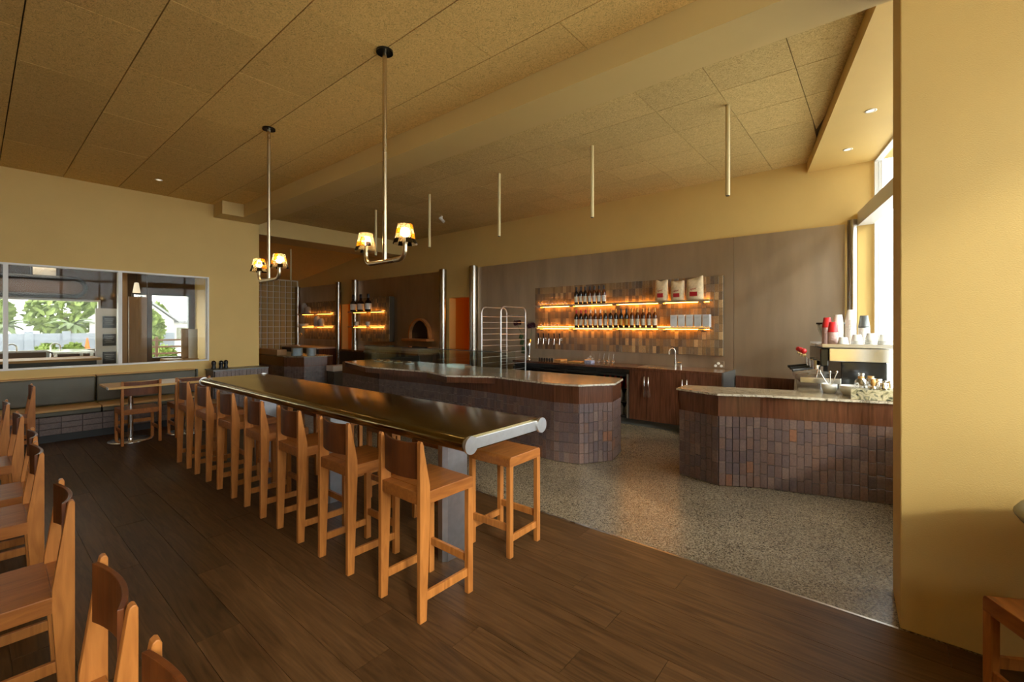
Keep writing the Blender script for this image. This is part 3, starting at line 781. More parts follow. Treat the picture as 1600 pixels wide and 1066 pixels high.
WT = tile_mesh(.0565, .1145, .014, 'wall_tile')
def tile_panel(x0, x1, z0, z1, label, loose_from, depth=.03):
    t = thing('tile_panel', label, 'tile panel', ((x0 + x1) / 2, YB - .05, z0))
    yb_ = YB - .036
    MB().box(x0, x1, yb_ - depth, yb_, z0, z1).build('backing', 'wall_grout', t)
    nc = round((x1 - x0) / .058); nr = round((z1 - z0) / .117); sx, sz = (x1 - x0) / nc, (z1 - z0) / nr
    rest = MB(); k = 0
    for c in range(nc - 1, -1, -1):
        for r_ in range(nr):
            x, z = x0 + (c + .5) * sx, z0 + r_ * sz + .001
            if k < loose_from: piece('tile', WT, t, (x, yb_ - depth + random.uniform(-.001, .002), z), random.uniform(-.015, .015)); k += 1
            else: rest.box(x - .0282, x + .0282, yb_ - depth - random.uniform(.010, .014), yb_ - depth, z, z + .1145)
    if rest.v: stuff(rest.build('tile_field', 'wall_tile_far', t))
    return yb_ - depth - .014
def _wtf():
    # joined tiles: one colour per tile cell
    m, t, b = nt('wall_tile_far')
    mp = coords(t, (1 / .0583, 1, 1 / .117), 'Position')
    wn = nd(t, 'ShaderNodeTexWhiteNoise', noise_dimensions='2D')
    sn = nd(t, 'ShaderNodeSeparateXYZ'); t.links.new(mp.outputs[0], sn.inputs[0])
    cx = nd(t, 'ShaderNodeCombineXYZ')
    for i, o_ in ((0, .12), (2, -.07)):
        a_ = nd(t, 'ShaderNodeMath', operation='ADD'); a_.inputs[1].default_value = o_
        f_ = nd(t, 'ShaderNodeMath', operation='FLOOR'); t.links.new(sn.outputs[i], a_.inputs[0]); t.links.new(a_.outputs[0], f_.inputs[0]); t.links.new(f_.outputs[0], cx.inputs[0 if i == 0 else 1])
    t.links.new(cx.outputs[0], wn.inputs['Vector'])
    r = ramp(t, [(0, (.23, .145, .065)), (.2, (.32, .21, .10)), (.38, (.17, .115, .065)), (.55, (.27, .165, .075)), (.70, (.13, .095, .065)), (.82, (.46, .31, .15)), (.90, (.20, .15, .10))], 'CONSTANT')
    t.links.new(wn.outputs['Value'], r.inputs[0]); t.links.new(r.outputs[0], b.inputs['Base Color']); b.inputs['Roughness'].default_value = .4
_wtf()
yt = tile_panel(-5.139, -1.755, 1.068, 2.238, 'large panel of brown and tan brick tiles behind the bar shelves', 300)
yt2 = tile_panel(-11.05, -9.72, 1.10, 2.27, 'small brick tile panel with bottles beside the arched oven', 0, .14)
yt3 = tile_panel(-14.55, -12.62, 1.10, 2.27, 'farthest brick tile panel with lit shelves', 0, .03)
def shelf(x0, x1, z, yt_, label, brackets, led='led'):
    s = thing('lit_shelf', label, 'shelf', ((x0 + x1) / 2, yt_ - .08, z - .03))
    dp = .145 if led == 'led' else .21
    MB().box(x0, x1, yt_ - dp, yt_ - .006, z - .028, z).build('shelf_board', 'steel_panel', s, .002)
    MB().box(x0 + .03, x1 - .03, yt_ - .055, yt_ - .040, z - .036, z - .0285).build('led_strip', led, s)
    MB().box(x0 + .03, x1 - .03, yt_ - .030, yt_ - .020, z + .0005, z + .006).build('led_strip', led, s)
    for b in brackets: MB().box(b - .04, b + .04, yt_ - .145, yt_ - .02, z - .050, z - .029).build('bracket', 'steel_panel', s)
    return s
Z1, Z2 = 1.893, 1.487
br = [-4.95, -4.24, -3.40, -2.62, -2.02]
shelf(-5.08, -1.90, Z1, yt, 'upper lit steel shelf of the big tile panel, carrying coffee bags', br)
shelf(-5.08, -1.90, Z2, yt, 'lower lit steel shelf of the big tile panel, carrying the long bottle row', br)
shelf(-11.35, -9.86, 1.905, yt2, 'upper lit shelf on the oven-side tile panel', [-10.5], 'led_far')
shelf(-11.35, -9.86, 1.50, yt2, 'lower lit shelf on the oven-side tile panel', [-10.5], 'led_far')
shelf(-14.6, -12.66, 1.905, yt3, 'upper lit shelf on the farthest tile panel', [-13.6], 'led_far')
shelf(-14.6, -12.66, 1.50, yt3, 'lower lit shelf on the farthest tile panel', [-13.6], 'led_far')

def bottle(x, y, z, glassm, labelm, foilm, label, group, h=.305, r=.037, shoulder=.60):
    t = thing('bottle', label, 'bottle', (x, y, z), group)
    m = MB(); m.lathe([(0, 0), (r, 0), (r, h * shoulder), (r * .85, h * (shoulder + .07)), (r * .42, h * (shoulder + .15)), (r * .38, h * .80)], (x, y, z), 14); m.build('glass', glassm, t)
    m = MB(); m.lathe([(r + .0008, h * .10), (r + .0008, h * .44)], (x, y, z), 14); m.lathe([(r + .0004, h * .44), (r + .0004, h * .10)], (x, y, z), 14); m.build('label', labelm, t)
    m = MB(); m.lathe([(r * .40, h * .78), (r * .42, h * .97), (r * .36, h), (0, h)], (x, y, z), 12); m.build('foil', foilm, t)
    return t
ysh = yt - .085
up = [-4.165 + i * .0905 for i in range(7)]
for i, x in enumerate(up):
    a = i < 3
    bottle(x, ysh, Z1, 'bottle_dark' if a else 'bottle_amber', 'label_cream' if a else 'label_white', 'foil_black', '%s bottle with pale label, %s from the left on the upper lit shelf' % ('dark wine' if a else 'amber wine', ORD[i]), 'bottles on the upper bar shelf')
lo = [-4.165 + i * .0955 for i in range(16)]
for i, x in enumerate(lo):
    if i < 3: g = ('bottle_dark', 'label_cream', 'foil_red', 'dark bottle, red foil')
    elif i < 6: g = ('bottle_amber', 'label_white', 'foil_white', 'amber bottle, white cap')
    elif i < 9: g = ('bottle_dark', 'label_cream', 'foil_gold', 'dark bottle, gold foil')
    elif i < 11: g = ('bottle_dark', 'label_gold', 'foil_black', 'black bottle, gold label')
    else: g = ('bottle_amber', 'label_cream', 'foil_gold', 'brown bottle, gold foil')
    bottle(x, ysh, Z2, g[0], g[1], g[2], '%s, %s from the left on the lower lit shelf' % (g[3], ORD[i]), 'bottles on the lower bar shelf')
for i in range(3):
    bottle(-11.20 + i * .36, yt2 - .124, 1.905, 'bottle_dark', 'label_white', 'foil_black', 'big dark bottle, %s from the left on the shelf by the oven' % ORD[i], 'big bottles by the oven', .46, .085, .5)
for i in range(2):
    o = MB(); x = -11.12 + i * .55
    for k in range(4): o.lathe([(.02, k * .025), (.04, k * .025), (.066, k * .025 + .05), (.062, k * .025 + .05), (.036, k * .025 + .01), (.02, k * .025 + .01)], (x, yt2 - .082, 1.501), 18)
    tag(o.build('bowl_stack', 'ceramic_blue'), 'grey bowl stack, %s on the lower shelf by the oven' % ['left', 'right'][i], 'bowls', 'bowl stacks by the oven')
for i, (x, z, h) in enumerate([(-14.3, 1.906, .34), (-14.05, 1.906, .22), (-13.45, 1.501, .32), (-13.2, 1.501, .24)]):
    o = MB(); o.lathe([(0, 0), (.09, 0), (.095, h * .8), (.06, h * .9), (.06, h), (0, h)], (x, yt3 - .132, z), 16)
    tag(o.build('storage_jar', 'kitchen_grey'), 'grey storage jar on the %s far shelf, %s one' % (['upper', 'upper', 'lower', 'lower'][i], ['taller', 'shorter', 'taller', 'shorter'][i]), 'jar', 'storage jars on the far shelves')
for k in range(3):
    o = MB(); o.lathe([(0, 0), (.10, 0), (.16, .025), (.155, .03), (0, .01)], (-14.25, yt3 - .16, 1.502 + k * .028), 18)
    tag(o.build('plate', 'ceramic_white'), 'white plate, %s from the bottom on the lower far shelf' % ORD[k], 'plate', 'white plates on the far shelf')
# glasses, upside down
def wineglass(x, y, z, label, group):
    t = thing('wine_glass', label, 'glass', (x, y, z), group)
    m = MB(); m.lathe([(.026, 0), (.031, .03), (.029, .055), (.012, .075), (.004, .082)], (x, y, z), 12); m.build('bowl', 'drink_glass', t)
    m = MB(); m.lathe([(.004, .082), (.0035, .135), (.028, .142), (.028, .144), (0, .145)], (x, y, z), 12); m.build('stem', 'drink_glass', t)
for i in range(9): wineglass(-4.98 + i * .073, ysh + .01, Z1 + .001, 'small upturned stemmed glass, %s from the left on the upper lit shelf' % ORD[i], 'stemmed glasses on the upper bar shelf')
for i in range(6): wineglass(-4.93 + i * .075, ysh + .01, Z2 + .001, 'small upturned stemmed glass, %s from the left on the lower lit shelf' % ORD[i], 'stemmed glasses on the lower bar shelf')
# coffee bags
def bag(x0, x1, h, skew, label):
    xc = (x0 + x1) / 2; w2 = (x1 - x0) / 2; y = ysh - .005; z = Z1 + .001
    t = thing('coffee_bag', label, 'bag', (xc, y, z), 'coffee bags on the upper shelf')
    N = 8; vs = []; lv = [(0, 1.0, .052, 0), (.12, 1.02, .058, 0), (.5, 1.0, .055, .0), (.78, .98, .040, .0), (.92, .97, .018, 0), (1.0, .96, .006, 0)]
    fs = []
    for li, (u, ws, dp, _) in enumerate(lv):
        for k in range(N + 1):
            s_ = -1 + 2 * k / N
            zz = z + h * u * (1 + (skew * s_ * .10 if u > .4 else 0)) - (.015 * math.cos(s_ * 4) if u > .9 else 0)
            bul = dp * (1 - .75 * s_ ** 4) + random.uniform(-.003, .003)
            vs.append((xc + s_ * w2 * ws, y - bul, zz))
        for k in range(N, -1, -1):
            s_ = -1 + 2 * k / N
            zz = z + h * u * (1 + (skew * s_ * .10 if u > .4 else 0)) - (.015 * math.cos(s_ * 4) if u > .9 else 0)
            vs.append((xc + s_ * w2 * ws, y + dp * .7 * (1 - .75 * s_ ** 4), zz))
    M = 2 * (N + 1)
    for li in range(len(lv) - 1):
        for k in range(M): fs.append((li * M + k, li * M + (k + 1) % M, (li + 1) * M + (k + 1) % M, (li + 1) * M + k))
    fs += [tuple(range(M))[::-1], tuple((len(lv) - 1) * M + k for k in range(M))]
    m = MB(); m.add(vs, fs, True); m.build('bag_body', 'paper_bag', t)
    zr = z + h * .17; yf = y - .0655
    MB().box(xc - w2 * .48, xc + w2 * .42, yf, yf + .006, zr, zr + h * .20).build('red_print', 'red', t)
    m = MB(); q = []
    for k in range(15):
        u = k / 14; q.append((xc - w2 * .42 + w2 * .72 * u, yf + .002 + .003 * u, zr + h * (.30 + .06 * u) + .012 * math.sin(u * 21) * (1 - .3 * u)))
    m.tube(q, .0032, 5); m.build('script_mark', 'red', t)
bag(-2.722, -2.520, .315, 0.0, 'paper coffee bag with red print, left of three on the upper shelf')
bag(-2.472, -2.270, .285, 0.0, 'paper coffee bag with red print, lower middle one on the upper shelf')
bag(-2.240, -2.000, .315, .9, 'paper coffee bag with red print and slanting top, right of three')
for i in range(5):
    x = -2.475 + i * .118
    t = thing('coffee_box', 'white printed carton, %s from the left on the lower lit shelf' % ORD[i], 'box', (x + .052, ysh, Z2), 'white cartons on the lower bar shelf')
    MB().box(x + .004, x + .098, ysh - .05, ysh + .05, Z2 + .001, Z2 + .185).build('carton', 'box_silver', t, .002)
    m = MB()
    for k, zz in enumerate((.150, .140, .130)): m.box(x + .02, x + .085 - .01 * k, ysh - .0512, ysh - .050, Z2 + zz, Z2 + zz + .004)
    stuff(m.build('print_lines', 'box_print', t))
# taps
for i in range(5):
    x = -5.005 + i * .12
    t = thing('beer_tap', 'small chrome beer tap with black handle, %s from the left on the tiles' % ORD[i], 'tap', (x, yt - .05, 1.2), 'beer taps on the tile panel')
    m = MB(); m.cyl((x, yt, 1.255), (x, yt - .07, 1.255), .012, n=10); m.cyl((x, yt, 1.255), (x, yt - .006, 1.255), .024, n=14); m.tube([(x, yt - .07, 1.27), (x, yt - .075, 1.24), (x, yt - .085, 1.16)], [.013, .011, .008], 8); m.build('spout', 'bright_steel', t)
    m = MB(); m.cyl((x, yt - .07, 1.27), (x, yt - .085, 1.37), .009, .015, n=10); m.build('handle', 'black', t)

# arched oven mouth on the second cladding
ox, oy, oz = -8.62, YB - .036, 1.20
O = thing('arched_oven', 'arched copper-rimmed oven mouth in the steel wall', 'oven', (ox, oy, oz))
def arch(r, z, n_=18, leg=.10): return [(ox - r, z)] + [(ox + r * math.cos(PI - PI * i / n_), z + leg + r * math.sin(PI * i / n_)) for i in range(n_ + 1)] + [(ox + r, z)]
m = MB(); a, b = arch(.39, oz), arch(.345, oz)
for i in range(len(a) - 1):
    q = [(a[i][0], oy, a[i][1]), (a[i + 1][0], oy, a[i + 1][1]), (b[i + 1][0], oy, b[i + 1][1]), (b[i][0], oy, b[i][1])]
    m.extr(q, (0, -.10, 0))
m.build('arch_rim', 'copper', O)
m = MB(); m.extr([(x, oy - .003, z) for x, z in b], (0, -.012, 0)); m.build('oven_dark_plate', 'black', O)  # flat black slab painted in for the shade of the oven hollow
MB().box(ox - .50, ox + .46, oy - .22, oy, oz - .06, oz).build('hearth_shelf', 'copper', O, .004)

# far end wall of glass blocks
gw = struct(MB().box(-15.35, -15.17, 4.36, YB, 0, 3.9).build('wall_far', 'block_mortar'))
gm = MB(); gm.box(-.0, .06, -.071, .071, -.088, .088)
gme = gm.mesh('glass_block', 'glass_block')
for c in range(12):
    for r_ in range(15):
        o = piece('glass_block', gme, gw, (-15.17, 6.86 - c * .19, .25 + r_ * .19))

# ------------------------------------------------------------------ back bench with fridges, sink and cabinets
BY = 6.33
Bb = thing('back_bench', 'dark walnut back bench with sink below the tile panel', 'bench', (-3.4, 6.66, 0))
MB().box(-5.22, -1.62, BY, YB - .036, .845, .88).build('bench_top', 'walnut', Bb, .002)
MB().box(-2.93, -1.62, BY + .015, YB - .036, .10, .844).build('carcass', 'walnut', Bb)
MB().box(-5.18, -1.64, BY + .06, YB - .036, 0, .10).build('kick_board', 'grey_steel_dark', Bb)
MB().box(-1.619, -1.60, BY, YB - .036, 0, .88).build('end_panel', 'grey_steel_dark', Bb)
for i, (a, b, hx) in enumerate([(-2.93, -2.652, -2.682), (-2.648, -2.10, -2.618), (-2.096, -1.62, -2.066)]):
    d = MB().box(a + .002, b - .002, BY - .004, BY + .014, .105, .840).build('door', 'walnut', Bb, .001)
    hs_ = [hx] if i != 1 else [-2.618, -2.130]
    for q in hs_:
        m = MB(); m.tube([(q, BY - .004, .755), (q, BY - .032, .752), (q, BY - .032, .46), (q, BY - .004, .457)], .006, 8); m.build('handle', 'bright_steel', d)
m = MB(); m.box(-2.86, -2.40, BY + .14, BY + .50, .876, .8825); m.build('sink', 'steel', Bb, .002)
MB().box(-5.20, -2.935, BY + .56, YB - .04, .10, .844).build('carcass', 'black', Bb)
for i in range(4):
    x0 = -5.20 + i * .566
    F = thing('bar_fridge', 'glass fronted undercounter fridge, %s from the left below the back bench' % ORD[i], 'fridge', (x0 + .283, BY + .2, .10), 'undercounter fridges')
    m = MB(); m.box(x0, x0 + .02, BY + .03, BY + .55, .105, .84); m.box(x0 + .542, x0 + .562, BY + .03, BY + .55, .105, .84); m.box(x0 + .02, x0 + .542, BY + .53, BY + .55, .105, .84); m.box(x0 + .02, x0 + .542, BY + .03, BY + .53, .105, .125); m.box(x0 + .02, x0 + .542, BY + .03, BY + .53, .78, .84)
    m.build('cabinet', 'black', F)
    m = MB(); m.box(x0, x0 + .03, BY, BY + .028, .105, .77); m.box(x0 + .03, x0 + .532, BY, BY + .028, .105, .14); m.box(x0 + .03, x0 + .532, BY, BY + .028, .735, .77)
    m.build('door_frame', 'black', F)
    MB().box(x0 + .532, x0 + .562, BY - .001, BY + .028, .105, .77).build('door_stile', 'aluminium' if i == 3 else 'black', F)
    MB().box(x0 + .032, x0 + .530, BY + .012, BY + .018, .142, .733).build('door_glass', 'pane_dark', F)
    for z in (.33, .54): MB().box(x0 + .022, x0 + .540, BY + .05, BY + .52, z, z + .008).build('rack', 'steel', F)
    for k in range(5):
        for z, mt in ((.126, 'paper_white'), (.339, 'ceramic_white'), (.549, 'red')):
            o = MB(); o.lathe([(0, 0), (.036, 0), (.036, .11), (.016, .15), (.016, .17), (0, .17)], (x0 + .09 + k * .095, BY + .14, z), 10)
            if i == 3: tag(o.build('bottle', mt), '%s bottle inside the open-lit fridge, %s from its left, %s rack' % ({'paper_white': 'milk', 'ceramic_white': 'white', 'red': 'red'}[mt], ORD[k], {'paper_white': 'bottom', 'ceramic_white': 'middle', 'red': 'top'}[mt]), 'bottle', 'bottles in the fridge')
o = thing('mixer_tap', 'tall gooseneck chrome tap at the bench sink', 'tap', (-2.40, 6.80, .88))
m = MB(); m.tube([(-2.40, 6.80, .88), (-2.40, 6.80, 1.10)] + [(-2.44 + .04 * math.cos(a), 6.80 - .02 * (1 - math.cos(a)), 1.11 + .055 * math.sin(a)) for a in [R(15 * i) for i in range(0, 13)]] + [(-2.48, 6.76, 1.07)], .010, 10); m.cyl((-2.40, 6.80, .88), (-2.40, 6.80, .98), .017, n=14); m.build('spout', 'bright_steel', o)
m = MB(); m.tube([(-2.39, 6.80, .94), (-2.345, 6.78, .955), (-2.30, 6.77, .95)], .007, 8); m.cyl((-2.30, 6.75, .88), (-2.30, 6.75, .93), .014, n=12); m.build('lever', 'bright_steel', o)
for i, (x, z) in enumerate([(-1.825, .935), (-3.95, .945)]):
    o = thing('power_outlet', ['dark outlet plate with three white sockets right of the sink', 'outlet with white sockets behind the straw glasses'][i], 'outlet', (x, YB - .037, z))
    MB().box(x - .075, x + .075, YB - .043, YB - .036, z - .045, z + .055).build('plate', 'steel_panel', o, .002)
    for dx, dz in ((-.04, -.015), (.04, -.015), (0, .02)):
        m = MB(); m.cyl((x + dx, YB - .0435, z + dz), (x + dx, YB - .052, z + dz), .019, n=16); m.build('socket', 'paper_white', o)
# things on the bench
o = thing('flower_vase', 'slim silver vase on the back bench holding two dark flowers', 'vase', (-4.93, 6.45, .88))
m = MB(); m.lathe([(0, 0), (.045, 0), (.048, .012), (.018, .035), (.02, .10), (.035, .26), (.042, .39), (.039, .39), (.03, .27), (.014, .11), (0, .10)], (-4.93, 6.45, .88), 18); m.build('vase_body', 'bright_steel', o)
for i, (x, y, z) in enumerate([(-5.20, 6.45, 1.565), (-4.84, 6.40, 1.515)]):
    f = thing('dahlia', ['dark maroon dahlia in the vase, left and higher one', 'dark maroon dahlia in the vase, right and lower one'][i], 'flower', (-4.93, 6.45, 1.0), 'dark dahlias in the vase')
    m = MB(); m.tube([(-4.93, 6.45, .985), (-4.93 + (x + 4.93) * .35, 6.45, 1.25), (-4.93 + (x + 4.93) * .8, (y + 6.45) / 2, z - .13), (x, y, z - .02)], .005, 6); m.build('flower_stem', 'stem_green', f)
    m = MB(); m.ball((x, y, z), .045, 10, 8)
    for k in range(60):
        th_ = math.acos(1 - 2 * (k + .5) / 60 * .85); ph = k * 2.39996
        dv = Vector((math.sin(th_) * math.cos(ph), math.sin(th_) * math.sin(ph), math.cos(th_))); u = dv.orthogonal().normalized(); c = Vector((x, y, z))
        p0 = c + dv * .035; p1 = c + dv * .085; wv = dv.cross(u) * .018; m.add([tuple(p0), tuple((p0 + p1) / 2 + wv), tuple(p1), tuple((p0 + p1) / 2 - wv)], [(0, 1, 2, 3)])
    m.build('petals', 'flower', f)
    if i == 0:
        for k, (lx, lz, s_) in enumerate([(-5.06, 1.24, .15), (-5.03, 1.10, .17), (-5.08, 1.33, .10)]):
            m = MB(); q = [(lx + .04, 6.44, lz), (lx - .02, 6.40, lz + s_ * .25), (lx - .05, 6.41, lz - s_ * .5), (lx + .01, 6.43, lz - s_ * .6)]
            m.extr(q, (0, -.004, 0)); m.build('leaf', 'leaf', f)
for i, (x0, x1, h, mt, nm, lb, ct) in enumerate([(-4.42, -4.28, .04, 'pastry', 'butter_block', 'small orange-yellow wrapped block on the back bench', 'block'), (-4.14, -3.88, .018, 'light_oak', 'chopping_board', 'pale wooden board lying on the back bench', 'board'), (-3.815, -3.80, .07, 'plywood', 'wood_stand', 'thin upright wooden stand beside the blue cloth', 'stand')]):
    b_ = MB(); b_.box(x0, x1, 6.50, 6.72, .881, .881 + h); tag(b_.build(nm, mt, None, .004), lb, ct)
o = MB(); o.box(-3.80, -3.66, 6.48, 6.60, .881, .935); tag(o.build('folded_cloth', 'cloth_blue', None, .012, 3), 'folded blue and white cloth on the back bench', 'cloth')
for i in range(4):
    x = -3.56 + i * .085
    t = thing('straw_glass', 'small glass holding a thin metal straw, %s of four on the back bench' % ORD[i], 'glass', (x, 6.55, .881), 'straw glasses on the back bench')
    m = MB(); m.lathe([(0, .001), (.024, .001), (.030, .075), (.028, .075), (.022, .008), (0, .008)], (x, 6.55, .881), 12); m.build('tumbler', 'drink_glass', t)
    m = MB(); m.tube([(x - .01, 6.55, .89), (x + .012, 6.55, 1.06)], .003, 6); m.build('straw', 'bright_steel', t)
for i in range(6):
    x = -4.80 + i * .055
    t = MB(); t.lathe([(0, 0), (.018, 0), (.020, .04), (.014, .05), (0, .05)], (x, 6.60, .881), 10)
    tag(t.build('spice_pot', 'black'), 'small black pot, %s from the left beside the vase' % ORD[i], 'pot', 'small black pots on the back bench')
lp = MB(); lp.box(-1.58, -.36, YB - .10, YB - .037, 0, .80); tag(lp.build('low_cabinet', 'walnut'), 'low walnut back board on the wall between bench and coffee counter', 'cabinet')
# far back benches behind the display and in the passage
for i, (a, b, lb) in enumerate([(-11.35, -7.95, 'dark back bench below the arched oven'), (-14.9, -12.55, 'far back bench with pale splash and dark front')]):
    t = thing('back_bench', lb, 'bench', ((a + b) / 2, 6.7, 0))
    MB().box(a, b, 6.33, YB - .04, .84, .88).build('bench_top', 'steel_panel' if i else 'walnut', t, .002)
    nD = 4
    for k in range(nD):
        xa, xb = a + (b - a) * k / nD, a + (b - a) * (k + 1) / nD
        MB().box(xa + .003, xb - .003, 6.36, 6.38, .10, .836).build('door', 'black', t)
    MB().box(a, b, 6.39, YB - .04, 0, .838).build('carcass', 'walnut', t)
o = thing('mixer_tap', 'thin gooseneck tap on the far back bench', 'tap', (-14.2, 6.6, .88))
m = MB(); m.tube([(-14.2, 6.6, .88), (-14.2, 6.6, 1.2)] + [(-14.12 - .08 * math.cos(a), 6.6, 1.2 + .09 * math.sin(a)) for a in [R(18 * i) for i in range(11)]], .014, 8); m.build('spout', 'bright_steel', o)

# sheet-pan rack
RX0, RX1, RY0, RY1 = -5.31, -4.87, 5.60, 6.27
K = thing('tray_rack', 'tall chrome tray rack with curved side frames left of the flowers', 'rack', ((RX0 + RX1) / 2, (RY0 + RY1) / 2, 0))
for x in (RX0, RX1):
    zt = 1.83; r_ = .10
    q = [(x, RY0, .10), (x, RY0, zt - r_)] + [(x, RY0 + r_ - r_ * math.cos(a), zt - r_ + r_ * math.sin(a)) for a in [R(15 * i) for i in range(7)]] + [(x, RY1 - r_ + r_ * math.sin(a), zt - r_ + r_ * math.cos(a)) for a in [R(15 * i) for i in range(7)]] + [(x, RY1, .10)]
    m = MB(); m.tube(q, .013, 10); m.build('side_frame', 'aluminium', K)
    for k in range(15):
        z = .25 + k * .101
        MB().box(x + (.0 if x == RX0 else -.03), x + (.03 if x == RX0 else 0), RY0, RY1, z, z + .008).build('runner', 'aluminium', K)
for y in (RY0, RY1):
    for z in (.16,): 
        m = MB(); m.tube([(RX0, y, z), (RX1, y, z)], .011, 8); m.build('cross_bar', 'bright_steel', K)
m = MB(); m.tube([(RX0, RY1, 1.70), (RX1, RY1, 1.70)], .011, 8); m.build('cross_bar', 'bright_steel', K)
for x in (RX0, RX1):
    for y in (RY0, RY1):
        m = MB(); m.cyl((x - .012, y, .045), (x + .012, y, .045), .045, n=14); m.cyl((x, y, .045), (x, y, .11), .009, n=8); m.build('caster', 'black', K)

# ------------------------------------------------------------------ pendant lamps
def pendant(x, y, label):
    t = thing('pendant_lamp', label, 'lamp', (x, y, ZC), 'pendant lamps over the bar table')
    m = MB(); m.cyl((x, y, ZC - .018), (x, y, ZC - .001), .062, n=28); m.build('ceiling_plate', 'black_gloss', t, .003)
    zb = 1.985
    m = MB(); m.cyl((x, y, zb), (x, y, ZC - .018), .0165, n=16); m.build('rod', 'brass_steel', t)
    h, rr = .249, .07
    q = [(x - h, y, zb + .11)] + [(x - h + rr - rr * math.cos(a), y, zb + rr - rr * math.sin(a)) for a in [R(11.25 * i) for i in range(9)]] + [(x + h - rr + rr * math.sin(a), y, zb + rr - rr * math.cos(a)) for a in [R(11.25 * i) for i in range(9)]] + [(x + h, y, zb + .11)]
    m = MB(); m.tube(q, .0165, 12); m.build('arm', 'brass_steel', t)
    for s_ in (-1, 1):
        cx = x + s_ * h; z0 = 2.088
        sh = bpy.data.objects.new('lamp_shade', None); col.objects.link(sh); sh.parent = t; sh.location = Vector((cx, y, z0)) - Vector((x, y, ZC))
        NT, NL = 10, 4; hh = .142
        for l in range(NL):
            flare = .006 if l == 0 else 0
            ra, rb = .083 - .030 * l / NL + flare, .083 - .030 * (l + 1) / NL + flare * .2
            za, zb2 = z0 + hh * l / NL, z0 + hh * (l + 1) / NL
            for k in range(NT):
                a0, a1 = 2 * PI * (k + .04) / NT, 2 * PI * (k + .96) / NT
                P4 = lambda r_, a, z: (cx + r_ * math.cos(a), y + r_ * math.sin(a), z)
                m = MB()
                vs = [P4(ra, a0, za + .001), P4(ra, a1, za + .001), P4(rb, a1, zb2 - .001), P4(rb, a0, zb2 - .001), P4(ra - .004, a0, za + .001), P4(ra - .004, a1, za + .001), P4(rb - .004, a1, zb2 - .001), P4(rb - .004, a0, zb2 - .001)]
                m.add(vs, [(0, 1, 2, 3), (7, 6, 5, 4), (0, 4, 5, 1), (1, 5, 6, 2), (2, 6, 7, 3), (3, 7, 4, 0)])
                g = random.choice(['shade_clear', 'shade_amber', 'shade_clear', 'shade_amber', 'shade_clear', 'shade_amber', 'shade_clear', 'shade_smoke'])
                if l == 0: g = random.choice(['shade_clear', 'shade_clear', 'shade_smoke'])
                m.build('glass_tile', g, sh)
        m = MB(); m.cyl((cx, y, zb + .11), (cx, y, z0 + .045), .020, n=14); m.build('lamp_holder', 'brass_steel', t)
        m = MB(); m.ball((cx, y, z0 + .085), .034, 16, 10); m.build('bulb', 'bulb', t)
pendant(-2.869, 1.97, 'nearer pendant lamp, brass rod with two patchwork glass shades')
pendant(-4.925, 1.97, 'farther pendant lamp, brass rod with two patchwork glass shades')
# pale tube rods hanging over the bar
for i, (x, y, L, zt) in enumerate([(-1.14, 4.665, .88, ZB), (-2.645, 4.70, .85, ZB), (-4.135, 4.72, .88, ZB), (-5.65, 4.73, .86, ZB), (-7.18, 4.74, .84, ZB), (-11.55, 5.15, .80, 3.46)]):
    t = thing('hanging_rod', 'pale yellow tube light hanging from the bar ceiling, ' + ['first from the window', 'second from the window', 'third from the window', 'fourth from the window', 'fifth, behind the nearer pendant lamp', 'the farthest, in the passage'][i], 'light', (x, y, zt), 'hanging tubes over the bar')
    m = MB(); m.cyl((x, y, zt - L), (x, y, zt), .021, n=18); m.build('tube', 'rod_paint', t)
    m = MB(); m.cyl((x, y, zt - L - .006), (x, y, zt - L), .016, n=16); m.build('end_cap', 'black', t)
for i, (x, y, z, l) in enumerate([(-.066, 5.352, 3.52, 'recessed downlight in the window soffit, nearer of two'), (-.283, 6.357, 3.52, 'recessed downlight in the window soffit, farther of two'), (-7.85, 1.672, ZC, 'recessed downlight in the dining ceiling near the left wall')]):
    t = thing('downlight', l, 'light', (x, y, z), None)
    m = MB(); m.lathe([(.030, -.001), (.045, -.001), (.046, -.005), (.030, -.006), (.030, -.001)], (x, y, z), 24); m.build('trim_ring', 'white_frame', t)
    m = MB(); m.cyl((x, y, z - .003), (x, y, z - .001), .029, n=20); m.build('lamp', 'downlight', t)
t = thing('security_camera', 'small white camera hanging from the bar ceiling', 'camera', (-6.59, 5.82, ZB))
m = MB(); m.cyl((-6.59, 5.82, ZB - .05), (-6.59, 5.82, ZB), .02, n=12); m.build('mount', 'white', t)
m = MB(); m.cyl((-6.62, 5.80, ZB - .03), (-6.54, 5.84, ZB - .12), .028, n=14); m.build('camera_body', 'white', t)

# ------------------------------------------------------------------ coffee corner
mx0, mx1, my0, my1 = -.48, -.005, 5.42, 6.25
M_ = thing('espresso_machine', 'three-group espresso machine with polished side and red knobs on the coffee counter', 'coffee machine', ((mx0 + mx1) / 2, (my0 + my1) / 2, .871))
MB().box(mx0 + .10, mx1 - .02, my0 + .02, my1 - .02, .93, 1.155).build('body', 'black_gloss', M_, .01)
MB().box(mx0, mx1, my0, my1, 1.155, 1.285).build('upper_panel', 'bright_steel', M_, .006)
MB().box(mx0 - .06, mx1 + .03, my0 - .02, my1 + .02, 1.290, 1.306).build('cup_tray', 'steel', M_, .004)
m = MB()
for (a, b, c, d_) in ((mx0 - .06, mx1 + .03, my0 - .02, my0 - .012), (mx0 - .06, mx1 + .03, my1 + .012, my1 + .02), (mx1 + .022, mx1 + .03, my0 - .012, my1 + .012)): m.box(a, b, c, d_, 1.306, 1.325)
m.build('tray_rail', 'steel', M_)
MB().box(mx0 - .07, mx0 - .001, my0 + .02, my1 - .02, 1.10, 1.28).build('group_housing', 'black_gloss', M_, .01)
